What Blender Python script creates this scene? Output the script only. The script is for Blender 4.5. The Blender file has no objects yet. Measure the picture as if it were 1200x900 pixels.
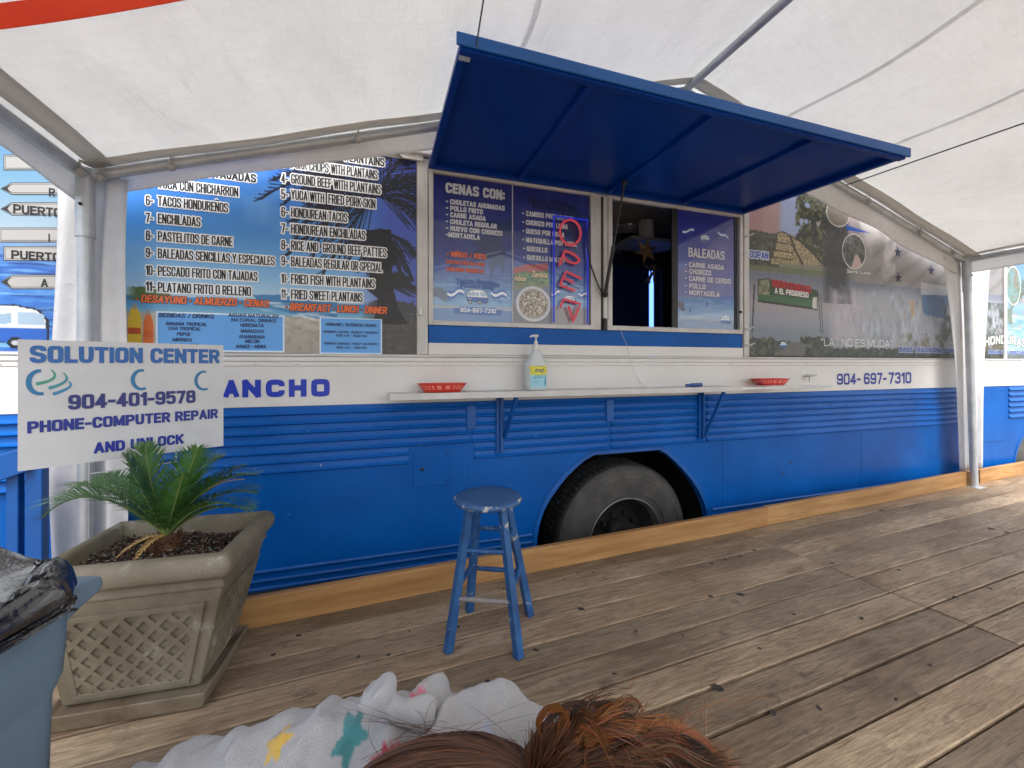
import bpy, bmesh, math, random
import numpy as np
from mathutils import Vector, Matrix
random.seed(7)
C = bpy.context.scene.collection
R = math.radians
# ------------------------------------------------------------------ camera
YAW = 71.8                                   # optical axis against the bus side (the x axis)
FX, FY = math.cos(R(YAW)), math.sin(R(YAW))
CAMD, CAMH, FOC, HOR = 2.6, 1.2, 480.0, 427.0
cam_d = bpy.data.cameras.new('camera'); cam = bpy.data.objects.new('camera', cam_d); C.objects.link(cam)
cam.location = (0, -CAMD, CAMH)
cam.rotation_euler = (R(90), 0, -R(90 - YAW))
cam_d.sensor_width = 36; cam_d.lens = 36 * FOC / 1200
cam_d.shift_y = -(450 - HOR) / 1200
cam_d.clip_start = 0.05; cam_d.clip_end = 3000
bpy.context.scene.camera = cam
# ------------------------------------------------------------------ daylight (bright overcast)
SC = bpy.context.scene
w = bpy.data.worlds.new('World'); SC.world = w; w.use_nodes = True
nt = w.node_tree; sky = nt.nodes.new('ShaderNodeTexSky'); sky.sky_type = 'NISHITA'; sky.sun_disc = False
SUN_EL, SUN_AZ = 60, 170                     # azimuth clockwise from +y
sky.sun_elevation = R(SUN_EL); sky.sun_rotation = R(SUN_AZ)
sky.air_density = 1.0; sky.dust_density = 4.0; sky.ozone_density = 1.0
bg = nt.nodes['Background']; bg.inputs['Strength'].default_value = 0.15
hs = nt.nodes.new('ShaderNodeHueSaturation'); hs.inputs['Saturation'].default_value = .55      # thin white overcast
nt.links.new(sky.outputs[0], hs.inputs['Color']); nt.links.new(hs.outputs[0], bg.inputs['Color'])
sd = bpy.data.lights.new('sun', 'SUN'); sd.energy = 1.5; sd.angle = R(45); sd.color = (1, .96, .9)
so = bpy.data.objects.new('sun', sd); C.objects.link(so)
so.rotation_euler = (R(90 - SUN_EL), 0, R(180 - SUN_AZ))
so.location = (0, -10, 20)
SC.view_settings.view_transform = 'Standard'; SC.view_settings.look = 'None'
SC.view_settings.exposure = 1.44; SC.view_settings.gamma = 1.0; SC.view_settings.use_curve_mapping = False
SC.cycles.use_denoising = True
SC.cycles.max_bounces = 10; SC.cycles.diffuse_bounces = 6; SC.cycles.transmission_bounces = 6
SC.cycles.sample_clamp_indirect = 6

# ------------------------------------------------------------------ measuring helpers
def ray(u, v):
    a = (u - 600) / FOC
    return Vector((FX + FY * a, FY - FX * a, (HOR - v) / FOC))
def at_y(u, v, y=0.0):
    d = ray(u, v); t = (y + CAMD) / d.y
    return Vector((d.x * t, y, CAMH + d.z * t))
def at_z(u, v, z=0.0):
    d = ray(u, v); t = (z - CAMH) / d.z
    return Vector((d.x * t, -CAMD + d.y * t, z))
def at_t(u, v, t):
    d = ray(u, v)
    return Vector((d.x * t, -CAMD + d.y * t, CAMH + d.z * t))
def bx(u, y=0.0): return at_y(u, HOR, y).x
def bz(u, v, y=0.0): return at_y(u, v, y).z
def lin(c):
    c = np.asarray(c, float)
    if c.max() > 1.001: c = c / 255.0
    return np.where(c <= .04045, c / 12.92, ((c + .055) / 1.055) ** 2.4)
def L3(*c): return tuple(float(x) for x in lin(c))

# ------------------------------------------------------------------ materials
def new_mat(name):
    m = bpy.data.materials.new(name); m.use_nodes = True
    return m, m.node_tree, m.node_tree.nodes['Principled BSDF']
def N(nt, t, **kw):
    n = nt.nodes.new(t)
    for k, v in kw.items():
        if k in n.inputs: n.inputs[k].default_value = v
        else: setattr(n, k, v)
    return n
def mat(name, c1, c2=None, rough=.5, metal=0, scale=8, detail=5, bump=0.0, bscale=None, stretch=(1,1,1), spec=.5,
        wear=None, wear_lo=.62, wear_hi=.66, wear_scale=20, coat=0, dist=.01, lo=.35, hi=.65):
    """two-tone noise paint with optional chipped wear and fine bump"""
    m, nt, p = new_mat(name); l = nt.links
    tc = N(nt, 'ShaderNodeTexCoord'); mp = N(nt, 'ShaderNodeMapping'); mp.inputs['Scale'].default_value = stretch
    l.new(tc.outputs['Object'], mp.inputs[0])
    no = N(nt, 'ShaderNodeTexNoise', Scale=scale, Detail=detail, Roughness=.6); l.new(mp.outputs[0], no.inputs['Vector'])
    rp = N(nt, 'ShaderNodeValToRGB'); rp.color_ramp.elements[0].position = lo; rp.color_ramp.elements[1].position = hi
    rp.color_ramp.elements[0].color = (*c1, 1); rp.color_ramp.elements[1].color = (*(c2 or c1), 1)
    l.new(no.outputs['Fac'], rp.inputs[0]); out = rp.outputs[0]
    if wear:
        n2 = N(nt, 'ShaderNodeTexNoise', Scale=wear_scale, Detail=8, Roughness=.7); l.new(mp.outputs[0], n2.inputs['Vector'])
        r2 = N(nt, 'ShaderNodeValToRGB'); r2.color_ramp.elements[0].position = wear_lo; r2.color_ramp.elements[1].position = wear_hi
        l.new(n2.outputs['Fac'], r2.inputs[0])
        mx = N(nt, 'ShaderNodeMix', data_type='RGBA'); l.new(r2.outputs[0], mx.inputs[0]); l.new(out, mx.inputs[6])
        mx.inputs[7].default_value = (*wear, 1); out = mx.outputs[2]
    l.new(out, p.inputs['Base Color'])
    p.inputs['Roughness'].default_value = rough; p.inputs['Metallic'].default_value = metal
    p.inputs['Specular IOR Level'].default_value = spec; p.inputs['Coat Weight'].default_value = coat
    if bump:
        nb = N(nt, 'ShaderNodeTexNoise', Scale=bscale or scale * 3, Detail=6); l.new(mp.outputs[0], nb.inputs['Vector'])
        b = N(nt, 'ShaderNodeBump', Strength=bump, Distance=dist); l.new(nb.outputs['Fac'], b.inputs['Height'])
        l.new(b.outputs[0], p.inputs['Normal'])
    return m
def print_mat(name, rough=.4, coat=.0, bump=0):
    m, nt, p = new_mat(name)
    a = N(nt, 'ShaderNodeAttribute', attribute_name='Col'); nt.links.new(a.outputs['Color'], p.inputs['Base Color'])
    p.inputs['Roughness'].default_value = rough; p.inputs['Coat Weight'].default_value = coat; p.inputs['Coat Roughness'].default_value = .04
    return m
def glow_mat(name, col, strength):
    m, nt, p = new_mat(name)
    p.inputs['Base Color'].default_value = (*[c*.35 for c in col], 1); p.inputs['Emission Color'].default_value = (*col, 1)
    p.inputs['Emission Strength'].default_value = strength
    return m
def cloth_mat(name, col, trans=.5, bump=.3, bscale=3, weave=0, col2=None):
    """white woven sheeting that lets daylight through"""
    m, nt, p = new_mat(name); l = nt.links; nt.nodes.remove(p)
    out = nt.nodes['Material Output']
    d = N(nt, 'ShaderNodeBsdfDiffuse'); t = N(nt, 'ShaderNodeBsdfTranslucent'); mx = N(nt, 'ShaderNodeMixShader'); mx.inputs[0].default_value = trans
    tc = N(nt, 'ShaderNodeTexCoord')
    n1 = N(nt, 'ShaderNodeTexNoise', Scale=2.5, Detail=9, Roughness=.65); l.new(tc.outputs['Object'], n1.inputs['Vector'])
    rp = N(nt, 'ShaderNodeValToRGB'); rp.color_ramp.elements[0].position = .3; rp.color_ramp.elements[1].position = .7
    c2 = col2 or tuple(x * .93 for x in col)
    rp.color_ramp.elements[0].color = (*c2, 1); rp.color_ramp.elements[1].color = (*col, 1); l.new(n1.outputs['Fac'], rp.inputs[0])
    n3 = N(nt, 'ShaderNodeTexNoise', Scale=14, Detail=8, Roughness=.75); m3 = N(nt, 'ShaderNodeMapping'); m3.inputs['Scale'].default_value = (1, 3.5, 1); m3.inputs['Rotation'].default_value = (0,0,.5)
    l.new(tc.outputs['Object'], m3.inputs[0]); l.new(m3.outputs[0], n3.inputs['Vector'])
    r3 = N(nt, 'ShaderNodeMapRange'); r3.inputs['From Min'].default_value = .3; r3.inputs['From Max'].default_value = .7; r3.inputs['To Min'].default_value = .95; r3.inputs['To Max'].default_value = 1.03; l.new(n3.outputs['Fac'], r3.inputs[0])
    mm = N(nt, 'ShaderNodeVectorMath', operation='SCALE'); l.new(rp.outputs[0], mm.inputs[0]); l.new(r3.outputs[0], mm.inputs['Scale'])
    l.new(mm.outputs[0], d.inputs[0]); l.new(mm.outputs[0], t.inputs[0])
    mp = N(nt, 'ShaderNodeMapping'); mp.inputs['Scale'].default_value = (1, .35, 1); l.new(tc.outputs['Object'], mp.inputs[0])
    n2 = N(nt, 'ShaderNodeTexNoise', Scale=bscale, Detail=7, Roughness=.55); l.new(mp.outputs[0], n2.inputs['Vector'])
    b = N(nt, 'ShaderNodeBump', Strength=bump, Distance=.05); l.new(n2.outputs['Fac'], b.inputs['Height'])
    l.new(b.outputs[0], d.inputs['Normal']); l.new(b.outputs[0], t.inputs['Normal'])
    l.new(d.outputs[0], mx.inputs[1]); l.new(t.outputs[0], mx.inputs[2]); l.new(mx.outputs[0], out.inputs[0])
    return m

M = {}
M['blue'] = mat('blue bus paint', (.001,.078,.33), (.0015,.105,.42), rough=.36, scale=2.2, bump=.35, bscale=1.7, dist=.03, spec=.2, detail=8,
                wear=(.34,.42,.55), wear_lo=.672, wear_hi=.685, wear_scale=30)
M['blue_trim'] = mat('blue trim paint', (.001,.075,.31), (.002,.098,.38), rough=.4, scale=3, bump=.1, bscale=20)
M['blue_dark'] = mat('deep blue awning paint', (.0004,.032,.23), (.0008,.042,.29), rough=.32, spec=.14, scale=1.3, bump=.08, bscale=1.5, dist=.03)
M['blue_wood'] = mat('worn blue stool paint', (.010,.060,.19), (.022,.11,.29), rough=.5, scale=10, bump=.2, bscale=60, dist=.003,
                     wear=(.40,.38,.34), wear_lo=.605, wear_hi=.63, wear_scale=22)
M['worn_rung'] = mat('stool rung worn to bare wood', (.30,.25,.20), (.16,.18,.22), rough=.6, scale=14, bump=.2)
M['white'] = mat('white bus paint', (.66,.65,.62), (.72,.71,.69), rough=.4, scale=2, bump=.06, bscale=2, dist=.02,
                 wear=(.40,.34,.27), wear_lo=.72, wear_hi=.78, wear_scale=9)
M['frame'] = mat('weathered white window frame', (.50,.49,.47), (.62,.61,.60), rough=.45, scale=6, wear=(.28,.27,.25), wear_lo=.66, wear_hi=.76, wear_scale=14)
M['alu'] = mat('dull aluminium', (.55,.55,.55), (.68,.68,.68), rough=.35, metal=.7, scale=9)
M['steel'] = mat('galvanised pipe', (.42,.45,.48), (.52,.55,.58), rough=.42, metal=.35, scale=10, bump=.05)
M['black'] = mat('black metal', (.012,.012,.013), (.02,.02,.02), rough=.45)
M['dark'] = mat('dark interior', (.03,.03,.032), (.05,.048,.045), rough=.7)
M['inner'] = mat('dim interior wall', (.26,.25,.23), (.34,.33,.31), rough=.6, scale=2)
M['rubber'] = mat('dusty tyre rubber', (.042,.040,.037), (.080,.075,.068), rough=.75, scale=7, bump=.25, bscale=40, dist=.004)
M['tread'] = mat('dark tread rubber', (.014,.014,.014), (.026,.025,.024), rough=.8, scale=9, bump=.2, bscale=50, dist=.003)
M['rimm'] = mat('black wheel steel', (.008,.008,.008), (.022,.02,.019), rough=.5, scale=9)
M['riml'] = mat('worn rim edge', (.14,.135,.13), (.22,.21,.20), rough=.4, metal=.4)
M['kerb'] = mat('new pine board', (.30,.145,.045), (.47,.265,.10), rough=.6, scale=3, stretch=(.35,6,6), bump=.15, bscale=10, dist=.004,
                wear=(.20,.10,.04), wear_lo=.60, wear_hi=.72, wear_scale=3.6)
M['asphalt'] = mat('asphalt', (.045,.045,.045), (.065,.063,.06), rough=.9, scale=30, bump=.3)
M['concrete'] = mat('tan cast planter', (.15,.125,.08), (.265,.232,.165), rough=.75, scale=4.5, bump=.35, bscale=70, dist=.003,
                    wear=(.40,.39,.34), wear_lo=.62, wear_hi=.70, wear_scale=9)
M['saucer'] = mat('stained tan saucer', (.13,.09,.05), (.24,.20,.14), rough=.7, scale=7, bump=.2)
M['bin'] = mat('grey blue plastic', (.13,.20,.265), (.16,.235,.305), rough=.42, scale=5, bump=.08, bscale=40, dist=.003, wear=(.19,.25,.31), wear_lo=.66, wear_hi=.70, wear_scale=11)
M['bag'] = mat('black bin liner', (.010,.010,.011), (.016,.016,.018), rough=.2, scale=5, bump=.8, bscale=9, dist=.03, spec=1.0, coat=1.0)
M['red'] = mat('red plastic', (.62,.035,.02), (.66,.045,.025), rough=.4)
M['sign'] = mat('white sign plastic', (.57,.58,.60), (.62,.63,.64), rough=.45)
M['ink'] = print_mat('printed ink', rough=.45)
M['print'] = print_mat('printed vinyl', rough=.35, coat=.0)
M['print_gloss'] = print_mat('printed film behind glass', rough=.4, coat=.8)
M['tent'] = cloth_mat('white tent sheeting', (.80,.80,.79), trans=.48, bump=.9, bscale=3.2, col2=(.76,.76,.75))
M['hem'] = cloth_mat('double tent hem', (.76,.74,.71), trans=.6, bump=.2, bscale=6)
M['seam'] = cloth_mat('taped tent seam', (.80,.80,.80), trans=.72, bump=.2, bscale=6)
M['valance'] = cloth_mat('white tent side sheeting', (.88,.88,.88), trans=.45, bump=.4, bscale=5)
M['bungee'] = mat('bungee ball', (.32,.31,.30), (.42,.41,.40), rough=.4)
M['orange'] = mat('orange strap', (.80,.045,.006), (.85,.055,.008), rough=.5)
M['cord'] = mat('dark cord', (.03,.03,.03), (.06,.06,.06), rough=.7)
M['skin'] = mat('skin', (.55,.33,.24), (.58,.36,.26), rough=.5)

# ------------------------------------------------------------------ mesh helpers
OFF = {}
class MB:
    def __init__(s): s.v = []; s.f = []; s.c = None
    def add(s, vs, fs):
        b = len(s.v); s.v += [Vector(v) for v in vs]; s.f += [tuple(i + b for i in f) for f in fs]
    def box(s, lo, hi, mtx=None):
        x0,y0,z0 = lo; x1,y1,z1 = hi
        vs = [Vector(p) for p in ((x0,y0,z0),(x1,y0,z0),(x1,y1,z0),(x0,y1,z0),(x0,y0,z1),(x1,y0,z1),(x1,y1,z1),(x0,y1,z1))]
        if mtx: vs = [mtx @ v for v in vs]
        s.add(vs, [(0,3,2,1),(4,5,6,7),(0,1,5,4),(1,2,6,5),(2,3,7,6),(3,0,4,7)])
    def bar(s, a, b, w, h, up=(0,0,1), w2=None, h2=None):
        a, b = Vector(a), Vector(b); d = (b - a).normalized(); up = Vector(up)
        sx = d.cross(up)
        if sx.length < 1e-4: sx = d.cross(Vector((0,1,0)))
        sx.normalize(); uz = sx.cross(d)
        w2 = w2 or w; h2 = h2 or h; vs = []
        for p, ww, hh in ((a,w,h),(b,w2,h2)):
            for i, j in ((-1,-1),(1,-1),(1,1),(-1,1)): vs.append(p + sx*(i*ww/2) + uz*(j*hh/2))
        s.add(vs, [(0,1,2,3),(7,6,5,4),(0,4,5,1),(1,5,6,2),(2,6,7,3),(3,7,4,0)])
    def tube(s, path, r, n=10, cap=True):
        path = [Vector(p) for p in path]; k = len(path)
        rr = r if isinstance(r, (list, tuple)) else [r]*k
        d0 = (path[1]-path[0]).normalized(); up = Vector((0,0,1)) if abs(d0.z) < .9 else Vector((1,0,0))
        b = len(s.v); sx = d0.cross(up).normalized()
        for i, p in enumerate(path):
            d = (path[min(i+1,k-1)] - path[max(i-1,0)]).normalized()
            sx = (sx - d*sx.dot(d)).normalized(); sy = d.cross(sx)
            for j in range(n):
                a = 2*math.pi*j/n; s.v.append(p + (sx*math.cos(a) + sy*math.sin(a))*rr[i])
        for i in range(k-1):
            for j in range(n):
                j2 = (j+1) % n
                s.f.append((b+i*n+j, b+i*n+j2, b+(i+1)*n+j2, b+(i+1)*n+j))
        if cap:
            s.f.append(tuple(b+j for j in reversed(range(n)))); s.f.append(tuple(b+(k-1)*n+j for j in range(n)))
    def lathe(s, prof, n=32, mtx=None, close=False):
        b = len(s.v); mtx = mtx or Matrix()
        for r, z in prof:
            for j in range(n):
                a = 2*math.pi*j/n; s.v.append(mtx @ Vector((r*math.cos(a), r*math.sin(a), z)))
        k = len(prof)
        for i in range(k if close else k-1):
            i2 = (i+1) % k
            for j in range(n):
                j2 = (j+1) % n
                s.f.append((b+i*n+j, b+i*n+j2, b+i2*n+j2, b+i2*n+j))
    def prism(s, pts, d):
        """polygon pts (3D list) pushed along vector d"""
        n = len(pts); d = Vector(d); pts = [Vector(p) for p in pts]
        s.add(pts + [p + d for p in pts], [tuple(range(n-1,-1,-1)), tuple(range(n, 2*n))] + [(i,(i+1)%n,n+(i+1)%n,n+i) for i in range(n)])
    def grid(s, fn, nu, nv):
        b = len(s.v)
        for i in range(nu+1):
            for j in range(nv+1): s.v.append(Vector(fn(i/nu, j/nv)))
        for i in range(nu):
            for j in range(nv):
                q = b+i*(nv+1)+j; s.f.append((q, q+nv+1, q+nv+2, q+1))
    def ball(s, c, r, n=10, sc=(1,1,1)):
        c = Vector(c); prof = [(max(1e-4, r*math.sin(math.pi*i/n)), -r*math.cos(math.pi*i/n)) for i in range(n+1)]
        s.lathe(prof, n*2, Matrix.Translation(c) @ Matrix.Diagonal((*sc,1)))
    def build(s, name, material, parent=None, smooth=None, bevel=0, recalc=True, weld=False):
        off = OFF.get(parent, Vector()) if parent else Vector()
        if not parent and s.v:
            lo = Vector([min(v[i] for v in s.v) for i in range(3)]); hi = Vector([max(v[i] for v in s.v) for i in range(3)])
            off = Vector(((lo.x+hi.x)/2, (lo.y+hi.y)/2, lo.z))
        me = bpy.data.meshes.new(name); me.from_pydata([v - off for v in s.v], [], s.f)
        if recalc or weld:
            bm = bmesh.new(); bm.from_mesh(me)
            if weld: bmesh.ops.remove_doubles(bm, verts=bm.verts, dist=1e-4)
            if recalc: bmesh.ops.recalc_face_normals(bm, faces=bm.faces)
            bm.to_mesh(me); bm.free()
        if s.c is not None:
            at = me.color_attributes.new('Col', 'FLOAT_COLOR', 'POINT')
            at.data.foreach_set('color', np.asarray([(*c, 1.0) for c in s.c], np.float32).ravel())
        me.materials.append(material if not isinstance(material, str) else M[material])
        o = bpy.data.objects.new(name, me); C.objects.link(o)
        if parent: o.parent = parent
        else: o.location = off
        OFF[o] = off
        if smooth is not None:
            me.shade_smooth(); me.set_sharp_from_angle(angle=R(smooth))
        if bevel:
            b = o.modifiers.new('bevel', 'BEVEL'); b.width = bevel; b.segments = 2; b.limit_method = 'ANGLE'; b.angle_limit = R(40)
        return o
def tag(o, label=None, cat=None, group=None, kind=None):
    for k, v in (('label',label),('category',cat),('group',group),('kind',kind)):
        if v: o[k] = v
    return o
def thing(name, loc, label, cat, group=None):
    o = bpy.data.objects.new(name, None); C.objects.link(o); o.location = loc; o.empty_display_size = .1
    OFF[o] = Vector(loc); return tag(o, label, cat, group)
def bm1(kind, *a, **k):
    m = MB(); getattr(m, kind)(*a, **k); return m
# --- writing: text outlines turned into flat meshes
_TX = {}
def text_mesh(s, offset=0.0, shear=0.0, res=2):
    key = (s, round(offset,4), shear, res)
    if key in _TX: return _TX[key]
    cu = bpy.data.curves.new('t', 'FONT'); cu.body = s; cu.offset = offset; cu.shear = shear; cu.resolution_u = res; cu.fill_mode = 'FRONT'
    ob = bpy.data.objects.new('t', cu); C.objects.link(ob)
    bpy.context.view_layer.update()
    dg = bpy.context.evaluated_depsgraph_get()
    me = bpy.data.meshes.new_from_object(ob.evaluated_get(dg))
    vs = np.array([v.co[:2] for v in me.vertices]) if len(me.vertices) else np.zeros((0,2))
    fs = [tuple(p.vertices) for p in me.polygons]
    bpy.data.objects.remove(ob); bpy.data.curves.remove(cu); bpy.data.meshes.remove(me)
    _TX[key] = (vs, fs); return vs, fs
CAP = text_mesh('H')[0][:,1].max()

# --- heavy condensed sign-writer's capitals, drawn as strokes
def _ch(p, it=2):
    for _ in range(it):
        q=[p[0]]
        for a,b in zip(p[:-1],p[1:]): q+=[(a[0]*.75+b[0]*.25,a[1]*.75+b[1]*.25),(a[0]*.25+b[0]*.75,a[1]*.25+b[1]*.75)]
        p=q+[p[-1]]
    return p
def _glyph(c):
    w=.54; S=lambda *p:('s',list(p)); K=lambda *p:('c',list(p)); U_=lambda *p:('e',list(p)); O_=K((w/2,1),(w*.06,1),(0,.82),(0,.18),(w*.06,0),(w*.94,0),(w,.18),(w,.82),(w*.94,1),(w/2,1))
    C_=K((w,.66),(w,.90),(w*.8,1),(w*.2,1),(0,.86),(0,.14),(w*.2,0),(w*.8,0),(w,.10),(w,.34))
    D={'A':(w*1.1,[S((0,0),(w*.52,1)),S((w*1.1,0),(w*.58,1)),S((w*.25,.28),(w*.85,.28))]),'B':(w,[S((0,0),(0,1)),K((0,1),(w*.7,1),(w*.97,.93),(w*.97,.6),(w*.6,.52),(0,.52)),K((0,.52),(w*.75,.52),(w,.42),(w,.08),(w*.75,0),(0,0))]),
    'C':(w,[C_]),'D':(w,[S((0,0),(0,1)),K((0,1),(w*.7,1),(w,.88),(w,.12),(w*.7,0),(0,0))]),'E':(w*.82,[S((0,0),(0,1)),S((0,1),(w*.82,1)),S((0,.52),(w*.74,.52)),S((0,0),(w*.82,0))]),'F':(w*.8,[S((0,0),(0,1)),S((0,1),(w*.8,1)),S((0,.52),(w*.7,.52))]),
    'G':(w,[K((w,.72),(w,.90),(w*.8,1),(w*.2,1),(0,.86),(0,.14),(w*.2,0),(w*.8,0),(w,.10),(w,.42)),S((w,.44),(w*.58,.44))]),'H':(w,[S((0,0),(0,1)),S((w,0),(w,1)),S((0,.52),(w,.52))]),'I':(.0,[S((0,0),(0,1))]),
    'J':(w*.8,[U_((w*.8,1),(w*.8,.2),(w*.65,0),(w*.15,0),(0,.2),(0,.3))]),'K':(w,[S((0,0),(0,1)),S((w,1),(w*.1,.46)),S((w*.38,.62),(w,0))]),'L':(w*.78,[S((0,0),(0,1)),S((0,0),(w*.78,0))]),
    'M':(w*1.35,[S((0,0),(0,1)),S((w*1.35,0),(w*1.35,1)),S((w*.06,1),(w*.675,.12)),S((w*1.29,1),(w*.675,.12))]),'N':(w*1.02,[S((0,0),(0,1)),S((w*1.02,0),(w*1.02,1)),S((w*.05,1),(w*.97,0))]),'O':(w,[O_]),
    'P':(w,[S((0,0),(0,1)),K((0,1),(w*.75,1),(w,.9),(w,.54),(w*.75,.44),(0,.44))]),'Q':(w,[O_,S((w*.55,.25),(w*1.05,-.06))]),'R':(w,[S((0,0),(0,1)),K((0,1),(w*.75,1),(w,.9),(w,.58),(w*.75,.48),(0,.48)),S((w*.55,.46),(w,0))]),
    'S':(w,[K((w,.74),(w,.92),(w*.8,1),(w*.2,1),(0,.9),(0,.62),(w*.25,.54),(w*.75,.46),(w,.38),(w,.1),(w*.8,0),(w*.2,0),(0,.08),(0,.26))]),'T':(w*.95,[S((w*.475,0),(w*.475,1)),S((0,1),(w*.95,1))]),
    'U':(w,[U_((0,1),(0,.15),(w*.2,0),(w*.8,0),(w,.15),(w,1))]),'V':(w*1.08,[S((0,1),(w*.52,0)),S((w*1.08,1),(w*.56,0))]),'W':(w*1.6,[S((0,1),(w*.38,0)),S((w*.42,0),(w*.78,1)),S((w*.82,1),(w*1.18,0)),S((w*1.22,0),(w*1.6,1))]),
    'X':(w*1.05,[S((0,0),(w*1.05,1)),S((0,1),(w*1.05,0))]),'Y':(w*1.05,[S((0,1),(w*.52,.45)),S((w*1.05,1),(w*.53,.45)),S((w*.525,0),(w*.525,.48))]),'Z':(w*.95,[S((0,1),(w*.95,1)),S((w*.92,1),(w*.03,0)),S((0,0),(w*.95,0))]),
    '0':(w,[O_]),'1':(w*.4,[S((w*.4,0),(w*.4,1)),S((w*.4,.98),(0,.80))]),'2':(w*.95,[K((0,.74),(0,.9),(w*.2,1),(w*.75,1),(w*.95,.9),(w*.95,.62),(w*.6,.36),(0,0)),S((0,0),(w*.95,0))]),
    '3':(w*.95,[K((0,.76),(0,.92),(w*.2,1),(w*.75,1),(w*.93,.9),(w*.93,.62),(w*.7,.53),(w*.35,.53)),K((w*.35,.53),(w*.7,.53),(w*.95,.42),(w*.95,.1),(w*.75,0),(w*.2,0),(0,.08),(0,.24))]),'4':(w,[S((w*.72,0),(w*.72,1)),S((w*.72,1),(0,.27)),S((0,.25),(w,.25))]),
    '5':(w*.95,[S((0,1),(w*.9,1)),S((0,.52),(0,1)),K((0,.55),(w*.2,.62),(w*.75,.62),(w*.95,.5),(w*.95,.12),(w*.75,0),(w*.2,0),(0,.1),(0,.22))]),'6':(w,[K((w,.76),(w,.92),(w*.8,1),(w*.2,1),(0,.86),(0,.14),(w*.2,0),(w*.8,0),(w,.12),(w,.46),(w*.8,.56),(w*.2,.56),(0,.44))]),
    '7':(w*.9,[S((0,1),(w*.9,1)),S((w*.88,1),(w*.32,0))]),'8':(w,[K((w/2,.53),(w*.06,.53),(0,.40),(0,.12),(w*.08,0),(w*.92,0),(w,.12),(w,.40),(w*.94,.53),(w/2,.53)),K((w/2,.53),(w*.1,.53),(w*.04,.64),(w*.04,.9),(w*.12,1),(w*.88,1),(w*.96,.9),(w*.96,.64),(w*.9,.53),(w/2,.53))]),
    '9':(w,[K((0,.24),(0,.08),(w*.2,0),(w*.8,0),(w,.14),(w,.86),(w*.8,1),(w*.2,1),(0,.88),(0,.54),(w*.2,.44),(w*.8,.44),(w,.56))]),'-':(w*.5,[S((0,.44),(w*.5,.44))]),'/':(w*.6,[S((0,0),(w*.6,1))]),'.':(.0,[S((0,0),(0,.02))]),
    ':':(.0,[S((0,.14),(0,.17)),S((0,.66),(0,.69))]),'•':(.05,[S((0,.42),(.05,.42))]),'"':(.18,[S((0,.8),(0,1)),S((.18,.8),(.18,1))]),' ':(.10,[])}
    D['Ñ']=(D['N'][0],D['N'][1]+[K((0.02,1.26),(w*.3,1.36),(w*.7,1.22),(w,1.32))])
    return D.get(c,D['-'])
_GL={}
def block_layout(t, wt, gap):
    x=0; out=[]
    for c in t:
        if c not in _GL: _GL[c]=_glyph(c)
        wd,st=_GL[c]
        for kind,p in st: out.append((kind,[(x+wt/2+a,wt/2+b*(1-wt)) for a,b in p]))
        x+=wd+wt+gap
    return x-gap,out
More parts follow.
